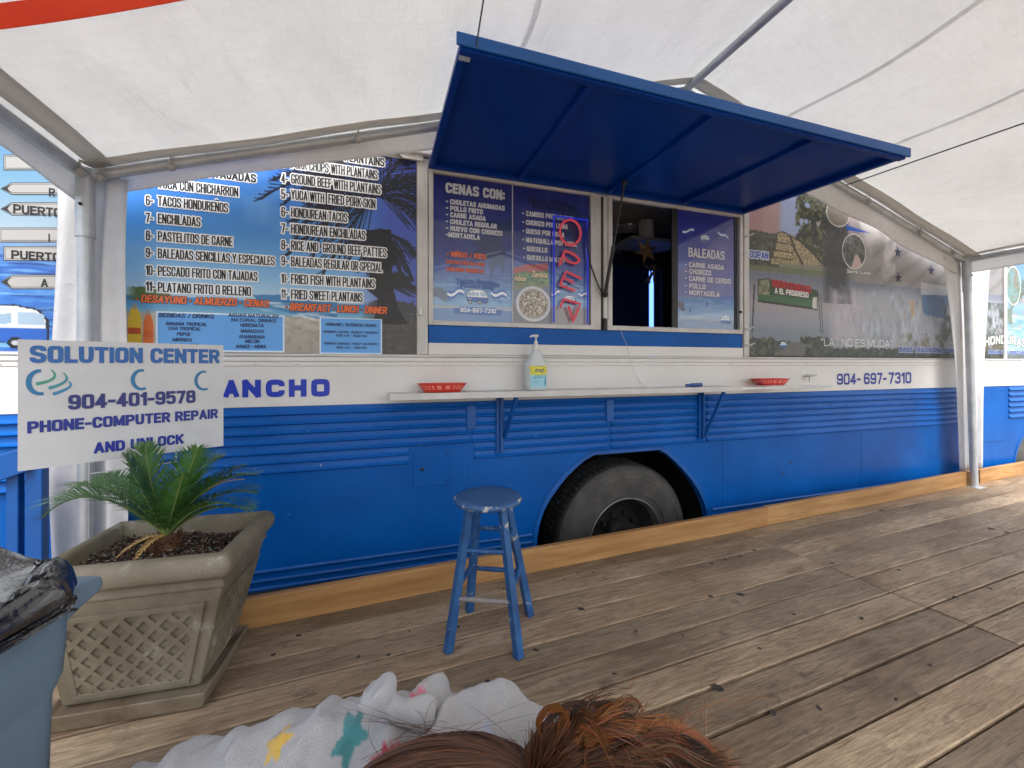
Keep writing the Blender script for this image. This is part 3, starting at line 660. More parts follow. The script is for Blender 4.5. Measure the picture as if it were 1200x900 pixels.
def beach(P, sky0, sky1, sea0, sea1, sand, hz, sh, seed=1):
    P.vgrad([(P.y0,sky0),(hz,sky1),(hz+.1,sea0),(sh-1,sea1),(sh+1,sand),(P.y1,sand)])
    n = P.noise(14,seed); P.put((P.Y<hz)*np.clip((n-.5)*3,0,1), (225,235,245), .35)
    s = fbm(P.X/9, P.Y/1.2, seed+3); P.put(((P.Y>hz)&(P.Y<sh))*np.clip((s-.5)*4,0,1), (200,225,240), .35)
    s2 = P.noise(2.2,seed+5); P.put((P.Y>sh)*s2, (120,110,95), .35)
def palm(P, cx, cy, L, n, seed, col=(12,16,24), spread=(0,6.28), dens=.35, a=1.0):
    r = random.Random(seed)
    for i in range(n):
        an = spread[0]+(spread[1]-spread[0])*(i+.5)/n+r.uniform(-.12,.12); l = L*r.uniform(.75,1.1); pts = []
        for k in range(9):
            t = k/8; pts.append((cx+math.cos(an)*l*t, cy+math.sin(an)*l*t+ .38*l*t*t))
        P.put(P.line(pts, 1.1), col, a)
        for k in range(1,9):
            for q in (0,.5):
                t = (k-q)/8; px = cx+math.cos(an)*l*t; py = cy+math.sin(an)*l*t+.38*l*t*t; ll = 1.45*l*dens*(1.15-t)*r.uniform(.75,1.15)
                for s in (-1,1):
                    aa = an+s*(.46-.2*t)+.3*t+r.uniform(-.08,.08); P.put(P.line([(px,py),(px+math.cos(aa)*ll, py+math.sin(aa)*ll+.42*ll)], .6), col, a)
# pane prints (sRGB)
serve_l = bus
def pane(name, u0, u1, z0, z1, nx, nz, draw, y=.006, material='print_gloss', label=None):
    x0, x1 = bx(u0), bx(u1); P = Pic(x0*100, -z1*100, x1*100, -z0*100, nx, nz); draw(P)
    return P.build(name, cmfn(y), material, bus)
def draw_dinner(P):
    hz = ZS(45,445)[1]; beach(P,(26,34,120),(72,118,190),(52,100,168),(120,165,205),(176,186,205),ZS(45,380)[1],ZS(45,500)[1],2)
    P.put(np.clip((ZS(45,430)[1]-P.Y)/22,0,1), (22,30,112), .75); P.put(P.Y>ZS(330,545)[1]-4, (60,115,185), .6)
    palm(P,*ZS(290,265),20,9,4,(22,40,92),(1.3,5.2),.35,.75); palm(P,*ZS(60,470),9,6,5,(90,100,120),(3.8,6.2),.4,.7)
    bus_logo(P,*ZS(208,472),15.2); flag(P,*ZS(104,448),*ZS(160,442),5.2); flag(P,*ZS(258,446),*ZS(312,455),5.2)
    P.put(P.inpoly([ZS(124,512),ZS(298,520),ZS(292,540),ZS(128,532)]), (40,92,168)); P.put(P.inpoly([ZS(146,506),ZS(276,513),ZS(276,532),ZS(146,526)]), (52,108,186))
    for X,Y in ((115,412),(287,420),(287,490),(110,482)): P.put(P.star(*ZS(X,Y),2.2), (70,120,190))
def draw_snacks(P):
    beach(P,(24,32,118),(62,108,182),(52,100,168),(128,172,208),(150,150,158),ZS(330,400)[1],ZS(330,500)[1],6)
    P.put(np.clip((ZS(330,420)[1]-P.Y)/24,0,1), (20,28,112), .7)
    palm(P,*ZS(560,210),16,9,14,(18,34,84),(1.6,4.9),.3,.6)
    P.put((P.X<ZS(468,500)[0])*(P.Y>ZS(400,430)[1]), (105,105,112), .75)
    for q,(xa,xb,s) in enumerate(((336,400,0),(386,462,1))):
        pts=[ZS(xa,372-s*10),ZS(xb-6,356-s*2),ZS(xb,432+s*3),ZS(xa+6,448-s*3)]; P.put(P.inpoly(pts),(60,105,60))
        n=P.noise(1.6,20+q); P.put(P.inpoly(pts)*np.clip((n-.5)*4,0,1),(150,170,80),.8); P.put(P.inpoly([pts[0],pts[1],ZS(xb-4,380),ZS(xa+2,392-s*4)]),(165,50,42))
        P.put(P.inpoly(pts)*(P.Y>ZS(xa,425)[1]),(150,120,60),.5)
    c=ZS(407,498); P.put(P.ell(*c,12.6,12.0,.08),(205,208,214)); P.put(P.ell(*c,11.0,10.4,.08),(165,162,160)); n=P.noise(.9,31,3); m=P.ell(*c,10.0,9.4,.15)
    P.put(m,(120,98,76)); P.put(m*np.clip((n-.46)*7,0,1),(222,214,196)); n=P.noise(.7,37,3); P.put(m*np.clip((n-.6)*8,0,1),(70,48,34)); n=P.noise(.8,39,3); P.put(m*np.clip((n-.66)*9,0,1),(88,120,60))
    bus_logo(P,*ZS(533,484),10.0); flag(P,*ZS(470,452),*ZS(500,446),4.4); flag(P,*ZS(566,450),*ZS(598,458),4.4)
    P.put(P.inpoly([ZS(498,440),ZS(533,425),ZS(568,442),ZS(568,450),ZS(533,434),ZS(498,448)]),(40,70,130))
def draw_baleadas(P):
    beach(P,(28,38,140),(86,112,182),(84,128,186),(150,178,212),(172,180,205),ZS(915,470)[1],ZS(915,545)[1],9)
    P.put(np.clip((ZS(915,330)[1]-P.Y)/20,0,1),(24,32,138),.8)
    P.put(P.inpoly([ZS(1115,215),ZS(912,390),ZS(912,480),ZS(1115,470)]),(150,128,160),.38)
    bus_logo(P,*ZS(1012,268),9.5,(215,218,230),(60,88,160)); flag(P,*ZS(932,234),*ZS(974,230),3.6); flag(P,*ZS(1056,236),*ZS(1094,258),3.6)
    bus_logo(P,*ZS(1084,554),11.2); P.put(P.Y>ZS(915,552)[1],(80,130,190),.4)
    for X,Y in ((960,520),(1020,498),(1075,474)): P.put(P.star(*ZS(X,Y),2.2),(70,110,175))
    palm(P,*ZS(918,510),8,5,15,(100,105,125),(4.2,6.2),.4,.7)
xm = bx(691); xn = bx(794)
pane('dinner_menu', 507, 600.5, WZ0, 2.40, 210, 240, draw_dinner)
pane('snack_menu', 601, 690.5, WZ0, 2.40, 220, 240, draw_snacks, .0055)
pane('filling_menu', 795.5, 861.5, WZ0, 2.40, 190, 230, draw_baleadas, .010)
wht=(205,208,216); org=(226,112,66); nav=(22,34,92)
I = Ink(inkfn(.0045))
for t,xa,xb,yb,c in (('CENAS CON:',97,305,108,40),('- CHULETAS AHUMADAS',98,305,146,20),('- POLLO FRITO',98,228,169,20),('- CARNE ASADA',98,238,192,20),('- CHULETA REGULAR',98,277,216,20),
                     ('- HUEVO CON CHORIZO',98,297,240,20),('-MORTADELA',98,218,263,20)): put(I,ZS,t,xa,xb,yb,c,wht,wt=.30,outline=(16,22,70),ow=.05)
for t,xa,xb,yb,c in (('- NIÑOS / KIDS',100,240,331,20),('PAPAS FRITAS CON',100,233,357,15),('CHICKEN NUGGETS',100,233,382,15)): put(I,ZS,t,xa,xb,yb,c,org,bold=.04,outline=(30,36,84),ow=.04)
put(I,ZS,'904-697-7310',148,274,527,17,(225,232,240),bold=.03)
def arcw(cx, base, k): return lambda a,b: (a, b - k*(a-cx)**2)
p=ZS(208,425); put(I,ZS,'Tipicos Antojitos',132,286,424,20,(52,92,168),bold=.02,warp=arcw(p[0]/100,0,.55))
put(I,ZS,'Hondureños',150,266,440,16,(52,92,168),bold=.02,warp=arcw(p[0]/100,0,.45))
I.build('dinner_lettering', bus)
I = Ink(inkfn(.0040)); p=ZS(468,128)
put(I,ZS,'Tipicos Antojitos',382,556,138,24,(12,16,58),bold=.02,warp=arcw(p[0]/100,0,.6)); put(I,ZS,'Hondureños',405,530,160,20,(12,16,58),bold=.02,warp=arcw(p[0]/100,0,.5))
for t,xa,xb,yb in (('- ZAMBOS PREPARADOS',367,547,188),('- CHORIZO POR LIBRA',367,527,219),('- QUESO POR LIBRA',367,515,250),('- MATEQUILLA POR LIBRA',367,558,281),('- QUESILLO',369,455,312),('- QUESILLO MOLIDO',370,517,343)):
    put(I,ZS,t,xa,xb,yb,20,wht,wt=.30,outline=(16,22,70),ow=.05)
put(I,ZS,'Zambos',398,456,402,20,(235,225,190),bold=.04,outline=(120,30,24),ow=.05,shear=.2); put(I,ZS,'mbos',338,380,415,18,(235,225,190),bold=.04,outline=(120,30,24),ow=.05,shear=.2)
I.build('snack_lettering', bus)
I = Ink(inkfn(.0085))
for t,xa,xb,yb,c in (('BALEADAS',953,1080,333,36),('- CARNE ASADA',940,1078,367,19),('- CHORIZO',940,1033,391,19),('- CARNE DE CERDO',940,1102,416,19),('- POLLO',940,1013,442,19),('- MORTADELA',940,1063,466,19)):
    put(I,ZS,t,xa,xb,yb,c,(212,212,222),bold=.045,outline=(40,50,110),ow=.04)
I.build('filling_lettering', bus)
# aluminium window frames
def wframe(x0,x1,z0,z1,t,y0,y1):
    m=MB()
    for lo,hi in (((x0,y0,z0),(x0+t,y1,z1)),((x1-t,y0,z0),(x1,y1,z1)),((x0+t,y0,z0),(x1-t,y1,z0+t)),((x0+t,y0,z1-t),(x1-t,y1,z1))): m.box(lo,hi)
    return m.build('window_frame','frame',bus,bevel=.003)
wframe(HX0+.004, bx(696), 1.4475, 2.434, .030, -.012, .02)
wframe(bx(712), HX1-.004, 1.4475, 2.434, .034, -.0125, .02)
plate('hatch_post', bx(696)+.002, bx(704), 1.4475, 2.434, -.004, .02, 'frame'); plate('hatch_post', bx(707), bx(712)-.002, 1.4475, 2.434, -.006, .02, 'frame')
plate('sash_gap', bx(704), bx(707), 1.4475, 2.434, .006, .02, 'black', bevel=0)
plate('sash_frame', bx(788), bx(795), WZ0+.004, 2.40, .004, .02, 'black', bevel=.002)
plate('sash_frame', bx(861.5), bx(863.5), WZ0+.004, 2.40, .004, .02, 'black', bevel=0)
plate('sash_bar', bx(600.2), bx(601.2), WZ0, 2.40, .001, .02, 'frame', bevel=0)
bm1('ball',(bx(865.5),-.02,bz(865.5,366)),.012,6).build('window_latch','black',bus,smooth=60)
plate('window_catch', bx(706), bx(709), 1.448, 1.53, -.03, -.004, 'black')
plate('window_catch', bx(709.5), bx(712), 1.448, 1.52, -.028, -.006, 'frame')
for u,v in ((873.5,277),(873.5,385),(874.5,404)):
    m=MB(); p=at_y(u,v,-.014); m.ball(p,.016,6,(1,.7,1)); m.tube([p,p+Vector((-.012,-.03,-.012)),p+Vector((.03,-.055,.012))],[.008,.007,.004],8); m.build('toggle','white',bus,smooth=60)
for u,v in ((492.5,366),):
    p=at_y(u,v,-.014); bm1('box',p-Vector((.012,.018,.02)),p+Vector((.012,0,.02))).build('latch_block','white',bus,bevel=.004)
# hook below the right poster
p=at_y(942,440,-.006); m=MB(); m.ball(p+Vector((0,0,0)),.022,6,(.8,.3,1.5)); m.tube([p,p+Vector((.03,-.05,0)),p+Vector((.06,-.07,.01))],[.012,.010,.006],8); m.tube([p+Vector((.02,-.04,0)),p+Vector((.0,-.05,-.05))],[.009,.005],8)
m.build('hose_hook','alu',bus,smooth=60)
# ---- big side posters
def draw_menu(P):
    hz=ZL(50,590)[1]; sh=ZL(300,650)[1]
    P.vgrad([(P.y0,(38,98,190)),(ZL(50,300)[1],(70,140,212)),(ZL(50,470)[1],(128,182,228)),(hz-1,(176,205,226)),(hz,(60,130,190)),(sh,(110,170,205)),(sh+2,(186,180,170)),(P.y1,(158,150,140))])
    n=P.noise(30,2); P.put((P.Y<hz)*np.clip((n-.5)*2.5,0,1),(160,200,235),.45)
    P.put(P.inpoly([ZL(520,585),ZL(850,585),ZL(850,692),ZL(700,665),ZL(560,628)]),(62,125,178)); s=fbm(P.X/12,P.Y/1.6,5); P.put(P.inpoly([ZL(480,600),ZL(850,640),ZL(850,700),ZL(520,640)])*np.clip((s-.45)*4,0,1),(225,232,236),.8)
    n=P.noise(7,9); P.put(np.clip((ZL(700,500)[0]-P.X)/20,0,1)*np.clip((P.X-ZL(20,0)[0])/5,0,1)*(P.Y>ZL(50,545)[1]+3*n)*(P.Y<hz+2)*(P.X<ZL(200,0)[0]),(88,110,66))
    n=P.noise(3,11); P.put((P.Y>sh+1)*np.clip((n-.45)*3,0,1),(128,122,114),.5)
    # dusk side and palm on the right
    xr=ZL(905,400)[0]; P.put(np.clip((P.X-xr)/22,0,1)*(P.Y<ZL(1100,640)[1]),(70,84,178),.85)
    n=P.noise(6,15); P.put(np.clip((P.X-xr-6+8*(n-.5))/8,0,1)*(P.Y>ZL(1100,640)[1]-8*n),(60,56,54),.9); n=P.noise(1.5,16); P.put(np.clip((P.X-xr-2)/8,0,1)*(P.Y>ZL(1100,655)[1])*np.clip((n-.5)*4,0,1),(120,112,100),.5)
    tr=[ZL(1010,330),ZL(1060,330),ZL(1075,420),ZL(1060,520),ZL(1090,640),ZL(1130,700),ZL(990,700),ZL(1010,600),ZL(960,560),ZL(1000,450)]
    P.put(P.inpoly(tr),(22,20,22)); n=P.noise(1.6,17); P.put(P.inpoly(tr)*np.clip((n-.55)*5,0,1),(56,46,40),.7)
    palm(P,*ZL(1005,200),48,13,3,(14,15,24),(2.2,6.6),.34); palm(P,*ZL(1020,330),24,8,8,(16,17,26),(.2,3.0),.34); palm(P,*ZL(900,90),44,9,13,(16,20,36),(2.0,3.9),.3)
    palm(P,*ZL(1060,560),17,7,21,(30,30,30),(3.6,6.0),.4); n=P.noise(4,23); P.put(np.clip((P.Y-ZL(900,80)[1]*1.0)/-8,0,1)*(P.X>ZL(700,60)[0])*np.clip((n-.3)*4,0,1),(16,18,28),.85)
    # two drink boxes with pale borders and the bottles
    for a,b,c,d in ((145,643,650,805),(783,1025,672,815)):
        for g,col in ((0,(214,232,245)),(.55,(92,160,226))):
            q0=ZL(a,c-8); q1=ZL(b,d+6); P.put((P.X>q0[0]+g)&(P.X<q1[0]-g)&(P.Y>-at_y(140+a/3.333,170+(c)/3.333).z*100+g)&(P.Y<-at_y(140+a/3.333,170+d/3.333).z*100-g),col)
    for X,Y,wd,h,c1,c2 in ((60,700,5.6,17,(214,180,50),(190,80,40)),(114,716,4.2,15,(214,110,50),(206,96,40))):
        cx,cy=ZL(X,Y); P.put((np.abs(P.X-cx)<wd*np.clip((P.Y-cy+h*.75)/(h*.55),.28,1)*.5*(1.0))*(P.Y>cy-h*.5)*(P.Y<cy+h*.62),c1); P.put((np.abs(P.X-cx)<wd*.48)*(P.Y>cy+h*.1)*(P.Y<cy+h*.3),c2); P.put((np.abs(P.X-cx)<wd*.16)*(P.Y>cy-h*.62)*(P.Y<cy-h*.46),(150,150,140))
x0,x1=bx(139),bx(488)
P=Pic(x0*100,-WT*100,x1*100,-SB*100,440,300); draw_menu(P); P.build('menu_board',cmfn(-.003),'print',bus)
I=Ink(inkfn(-.0042))
kw=dict(wt=.25,outline=(236,238,240),ow=.105); bk=(14,14,16)
for n,t,xb,yb in (('6-','TACOS HONDUREÑOS',425,240),('7-','ENCHILADAS',318,308),('8-','PASTELITOS DE CARNE',443,377),('9-','BALEADAS SENCILLAS Y ESPECIALES',607,444),('10-','PESCADO FRITO CON TAJADAS',540,513),('11-','PLATANO FRITO O RELLENO',515,576),('5-','YUCA CON CHICHARRON',465,171)):
    put(I,ZL,n,105,133 if len(n)==2 else 143,yb-2,44,bk,**kw); put(I,ZL,t,152,xb,yb+1,44,bk,**kw)
put(I,ZL,'4-',105,133,102,38,bk,**kw); put(I,ZL,'POLLO CON TAJADAS',152,535,104,38,bk,**kw)
for n,t,xb,yb in (('3-','PORK CHOPS WITH PLANTAINS',1008,92),('4-','GROUND BEEF WITH PLANTAINS',1020,152),('5-','YUCA WITH  FRIED PORK SKIN',1000,214),('6-','HONDUREAN TACOS',890,283),('7-','HONDUREAN ENCHILADAS',960,347),('8-','RICE AND  GROUND BEEF PATTIES',1042,412),('9-','BALEADAS REGULAR OR SPECIAL',1025,475),('10-','FRIED FISH WITH PLANTAINS',997,543),('11-','FRIED SWEET PLANTAINS',950,603)):
    put(I,ZL,n,633,659,yb,44,bk,**kw); put(I,ZL,t,671,xb,yb+2,44,bk,**kw)
put(I,ZL,'PLANTAINS',880,1035,66,38,bk,**kw)
put(I,ZL,'• DESAYUNO • ALMUERZO • CENAS',65,583,615,32,(232,112,58),bold=.05,outline=(30,20,16),ow=.06,shear=.12)
put(I,ZL,'• BREAKFAST • LUNCH • DINNER',648,1043,647,32,(232,112,58),bold=.05,outline=(30,20,16),ow=.06,shear=.12)
for t,xa,xb,yb,c in (('BEBIDAS / DRINKS',155,370,672,17),('BANANA TROPICAL',182,342,704,14),('UVA TROPICAL',192,318,723,14),('PEPSI',225,276,745,14),('MIRINDA',208,284,767,14),('AGUA DE COCO',183,308,788,13),
    ('AGUAS NATURALES',425,621,671,14),('NATURAL DRINKS',437,613,689,13),('HORCHATA',472,563,710,14),('MARACUYA',474,564,733,14),('GUANABANA',468,568,755,14),('MELON',491,546,773,14),('NANCE - MORA',456,573,793,14),
    ('HORARIO / BUSINESS HOURS',805,1003,706,12),('DOMINGO-JUEVES / SUNDAY-THURSDAY',796,1012,733,9),('8:00 A.M. - 10:00 P.M.',846,966,748,9),('VIERNES-SABADO / FRIDAY-SATURDAY',798,1010,779,9),('8:00 A.M. - 11:00 P.M.',847,966,795,9)):
    put(I,ZL,t,xa,xb,yb,c,(20,32,84),wt=.18,shear=.15)
I.build('menu_lettering', bus)
def draw_signpost(P):
    P.vgrad([(P.y0,(70,130,180)),(-205,(120,165,196)),(-183,(165,185,200)),(-168,(38,92,180)),(-130,(60,130,215)),(P.y1,(38,80,170))])
    s=fbm(P.X/16,P.Y/1.3,4); P.put((P.Y>-178)*np.clip((s-.42)*3,0,1),(120,180,235),.8); s=fbm(P.X/20,P.Y/1.1,8); P.put((P.Y>-172)*np.clip((s-.55)*5,0,1),(16,40,110),.8); P.put(np.clip((P.Y+133)/2,0,1)*(P.Y<-128),(120,185,230),.8)
    bus_logo(P,-168,-138.5,33,(222,226,230),(36,96,190))
xa_,xb_=X0+.05,bx(129)
P=Pic(xa_*100,-WT*100,xb_*100,-SB*100,620,220); draw_signpost(P); P.build('signpost_board',cmfn(-.003),'print',bus,.72)  # print darkened in place of shade from a neighbouring tent that isn't built
I=Ink(inkfn(-.0042)); Z7=zc_(0,170,3.6)
for X,Y,w_,h,ar in ((18,75,190,65,0),(5,185,200,52,1),(5,270,200,55,1),(0,380,200,62,0),(18,458,190,62,0),(5,578,200,60,1)):
    q=lambda dx,dy:(lambda p:(p.x,p.z))(at_y((X+dx)/3.6,170+(Y+dy)/3.6)); h2=h/2
    for ly,(g,c) in enumerate(((0,(44,46,50)),(3,(148,148,146)),(7,(30,32,36)),(9,(152,152,150)))):  # arrow greys lowered too, for the same missing shade
        I.poly([q(g*2.2,0),q(48+g*.4,-h2+g),q(w_+90,-h2+g),q(w_+90,h2-g),q(48+g*.4,h2-g)] if ar else [q(g,-h2+g),q(w_+90,-h2+g),q(w_+90,h2-g),q(g,h2-g)],c,ly*.3)
    if ar: I.poly([q(8,0),q(46,-h2+8),q(30,0)],(20,20,24),1.3); I.poly([q(8,0),q(30,0),q(46,h2-8)],(20,20,24),1.3)
for t,a,b,yb,c in (('R',210,236,218,36),('PUERTO',60,262,289,38),('I',208,214,410,36),('PUERTO',52,258,480,36),('A',177,206,600,36)): put(I,Z7,t,a,b,yb,c,(16,16,20),wt=.2,layer=1)
I.build('signpost_lettering', bus)
def draw_scenes(P):
    z=ZR; P.fill((128,126,124))
    n=P.noise(22,3); n2=P.noise(7,5); n3=P.noise(2.5,7)
    # lower left: sky over a welcome board
    P.vgrad([(P.y0,(176,150,152)),(z(100,230)[1],(150,146,150)),(z(100,360)[1],(120,124,106)),(z(100,385)[1],(112,118,136)),(z(100,500)[1],(158,152,156)),(z(100,570)[1],(136,142,156)),(z(100,640)[1],(104,110,110)),(P.y1,(80,82,80))])
    # upper left: people in red, sky patch, trees, pyramid
    P.put((P.Y<z(80,230)[1])*(P.X<z(200,200)[0])*np.clip(n2*1.3,0,1),(168,128,132),.8); P.put((P.Y<z(80,232)[1])*(P.X<z(140,0)[0]),(158,112,120),.45)
    P.put(np.clip((P.X-z(200,0)[0])/5,0,1)*(P.Y<z(250,240)[1])*(P.X<z(320,0)[0]),(150,168,208),.9)
    def leaves(mask,seed,dark=(44,50,42),lite=(112,110,76)):
        P.put(mask,dark); q=fbm(P.X/3.4,P.Y/3.4,seed); P.put(mask*np.clip((q-.48)*6,0,1),lite,.8); q=fbm(P.X/1.6,P.Y/1.6,seed+7); P.put(mask*np.clip((q-.58)*7,0,1),(30,34,32),.9)
    leaves(np.clip((n2-.30)*9,0,1)*(P.X>z(262,0)[0]+6*(n3-.5))*(P.X<z(460,0)[0])*(P.Y<z(300,352)[1]),30,(52,58,46),(126,122,84))
    leaves((P.Y>z(80,222)[1]+4*(n3-.5))*(P.Y<z(80,355)[1])*(P.X<z(200,0)[0]),41,(72,74,66),(100,100,86))
    leaves((P.Y>z(330,250)[1])*(P.Y<z(330,355)[1])*(P.X>z(300,0)[0])*(P.X<z(440,0)[0])*np.clip((n2-.2)*6,0,1),47,(66,68,56),(122,116,74))
    pyr=[z(172,352),z(172,326),z(181,324),z(182,300),z(188,298),z(189,270),z(195,268),z(196,238),z(214,232),z(244,250),z(280,270),z(312,300),z(338,326),z(364,356)]
    P.put(P.inpoly([(a+(-1.2 if i<8 else 1.2),b-1.0) for i,(a,b) in enumerate(pyr)]),(62,62,54)); P.put(P.inpoly(pyr),(188,172,132)); q=fbm(P.X/1.1,P.Y/.6,51); P.put(P.inpoly(pyr)*np.clip((q-.42)*6,0,1),(112,102,84),.8); P.put(P.inpoly(pyr)*np.clip((fbm(P.X/.7,P.Y/.5,53)-.6)*8,0,1),(70,66,56),.8)
    for X,Y in ((172,327),(182,301),(189,271)): P.put(P.inpoly(pyr)*P.line([z(X,Y-1),z(X+74,Y+9)],1.1),(74,66,50),.9)
    P.put(P.inpoly(pyr)*P.line([z(244,252),z(262,300),z(290,352)],2.4),(70,62,50))
    # green field strip
    P.put((P.Y>z(80,350)[1])*(P.Y<z(80,372)[1])*(P.X<z(420,0)[0]),(104,112,80),.7)
    # welcome board
    P.put(P.line([z(108,432),z(98,650)],1.5),(54,54,58)); P.put(P.line([z(350,465),z(360,640)],1.2),(70,74,82)); P.put(P.line([z(358,462),z(368,640)],1.0),(70,74,82))
    brd=[z(120,410),z(166,404),z(170,412),z(348,452),z(346,524),z(122,492)]
    P.put(P.inpoly(brd),(54,74,52)); P.put(P.inpoly([z(122,470),z(200,468),z(346,492),z(346,524),z(122,492)]),(64,102,66)); P.put(P.inpoly([z(122,487),z(346,518),z(346,526),z(122,495)]),(46,44,42)); q=P.noise(2,61); P.put(P.inpoly([z(126,415),z(166,408),z(166,470),z(126,466)])*q,(190,176,150))
    P.put(P.inpoly([z(328,478),z(342,476),z(344,520),z(326,518)]),(196,196,192))
    for X in (166,222,290): P.put(P.line([z(X,360),z(X-4,408)],.5),(70,72,80),.6)
    # hills, trees, road at the foot
    P.put((P.Y>z(100,600)[1]+5*np.abs(n-.5)*4)*(P.X<z(430,0)[0])*(P.Y<z(100,655)[1]),(122,134,150),.7)
    leaves((P.Y>z(100,628)[1]+8*(n3-.45))*(P.X<z(185,0)[0]),71,(70,68,58),(112,104,84)); leaves((P.Y>z(300,625)[1]+7*(n3-.4))*(P.X>z(280,0)[0])*(P.X<z(420,0)[0])*(P.Y<z(300,690)[1]),73,(46,52,44),(84,88,66)); leaves((P.Y>z(500,650)[1]+10*(n2-.5)),77,(62,66,60),(100,100,84))
    P.put(P.inpoly([z(180,696),z(250,640),z(262,640),z(420,696)]),(112,110,106),.7); bus_logo(P,*z(217,656),8.2,(236,238,240),(40,100,178))
    # dark gap and oval street picture
    P.put(np.clip((P.X-z(360,0)[0])/8,0,1)*np.clip((z(470,0)[0]-P.X)/8,0,1)*(P.Y<z(400,500)[1])*np.clip((P.Y-z(400,150)[1])/6,0,1),(58,60,62),.8)
    # pale flag with stars, dancers, white dresses
    P.put(np.clip((P.X-z(470,0)[0])/10,0,1)*(P.Y<z(600,430)[1]),(140,136,136),.95); fold=np.clip((np.sin((P.X*.6+P.Y*1.1)*.32+3*n)-.1)*1.4,0,1); P.put(np.clip((P.X-z(540,0)[0])/10,0,1)*(P.Y<z(600,440)[1])*fold,(104,102,104),.4); P.put(np.clip((P.X-z(480,0)[0])/8,0,1)*(P.Y<z(560,420)[1])*np.clip((n-.42)*5,0,1)*(P.X<z(640,0)[0]),(196,192,190),.8)
    P.put(P.inpoly([z(455,205),z(545,235),z(500,232),z(455,224)]),(36,84,176))
    for X,Y,r in ((648,308,6.2),(774,377,6.2),(650,404,6.0)): P.put(P.star(*z(X,Y),r),(20,24,62))
    m=np.clip((P.Y-z(500,440)[1]+9*(n2-.5))/8,0,1)*np.clip((P.X-z(380,0)[0])/12,0,1)*(P.Y<z(500,672)[1])
    P.put(m,(150,156,166),.85); q=fbm(P.X/5,P.Y/11,81); P.put(m*np.clip((q-.45)*3,0,1),(178,186,194),.7); q=fbm(P.X/3,P.Y/9,83); P.put(m*np.clip((q-.55)*6,0,1),(118,122,130),.6); q=fbm(P.X/4,P.Y/6,87); P.put(m*np.clip((q-.6)*7,0,1),(164,150,146),.6)
    P.put(m*np.clip((z(560,0)[0]-P.X)/30,0,1)*(P.Y<z(450,640)[1])*q,(196,176,186),.7)
    P.put(P.inpoly([z(694,488),z(708,486),z(714,540),z(700,560)]),(180,142,92),.6); P.put(P.inpoly([z(738,470),z(840,465),z(830,560),z(745,540)]),(56,92,142),.6)
    P.put(P.inpoly([z(735,420),z(850,440),z(850,472),z(735,466)]),(190,192,196),.7); P.put(np.clip((P.X-z(800,0)[0])/12,0,1)*(P.Y>z(800,480)[1])*np.clip((n2-.35)*4,0,1),(62,70,60),.8); P.put(np.clip((P.X-z(640,0)[0])/20,0,1)*(P.Y>z(640,610)[1])*np.clip((n2-.4)*4,0,1),(96,88,66),.7)
    leaves(m*0+(P.Y>z(500,668)[1]+6*(n3-.5))*(P.X>z(300,0)[0]),91,(56,62,56),(92,94,80))
    P.put(np.clip((P.Y-z(400,430)[1])/4,0,1)*np.clip((z(480,0)[0]-P.X)/6,0,1)*np.clip((P.X-z(415,0)[0])/6,0,1)*(P.Y<z(400,500)[1])*n2,(52,54,54),.9)
    c=z(484,305); 
    P.put(P.ell(*c,15.8,16.4),(212,212,212)); P.put(P.ell(*c,15.0,15.5),(96,98,94)); q=fbm(P.X/2.4,P.Y/2.4,95); P.put(P.ell(*c,15.0,15.5)*np.clip((q-.45)*5,0,1),(56,60,54),.9); P.put(P.ell(*c,15.0,15.5)*P.inpoly([z(470,376),z(488,318),z(498,318),z(520,372)]),(186,164,158)); P.put(P.ell(*c,15.0,15.5)*(P.Y<c[1]-6)*(P.X<c[0]),(150,152,156),.45)
    c2=z(424,160); P.put(P.ell(*c2,15.2,12.5),(206,206,206)); P.put(P.ell(*c2,14.4,11.7),(104,98,88)); P.put(P.ell(*c2,14.4,11.7)*q,(150,138,126),.6)
    P.put(P.Y>P.y1-1.2,(36,34,34),.9)
x0,x1=bx(876.5),bx(1176)-.02
P=Pic(x0*100,-2.785*100,x1*100,-SB*100,620,350); draw_scenes(P); P.build('scenery_board',cmfn(-.003),'print',bus)
I=Ink(inkfn(-.0042))
put(I,ZR,'COPAN',90,160,328,28,(58,92,170),bold=.02,outline=(196,200,212),ow=.14)
def slant(x0,k): return lambda a,b:(a,b-k*(a-x0))
q=ZR(174,440)[0]/100; put(I,ZR,'BIENVENIDOS',174,322,437,28,(176,50,56),bold=.03,outline=(96,30,34),ow=.02,warp=slant(q,.075)); put(I,ZR,'A EL PROGRESO',184,311,462,22,(222,220,220),bold=.04,outline=(70,66,66),ow=.03,warp=slant(q,.05))
put(I,ZR,'"LA   NO ES MUDA"',358,627,660,28,(226,228,228),wt=.11)
put(I,ZR,'BAILE TRADICIONAL PUNTA',653,882,684,20,(52,72,140),bold=.02,outline=(176,184,206),ow=.12)
put(I,ZR,'Santa Lucia',456,544,384,14,(226,226,226),bold=.02,outline=(52,50,50),ow=.08)
I.build('scenery_lettering', bus)
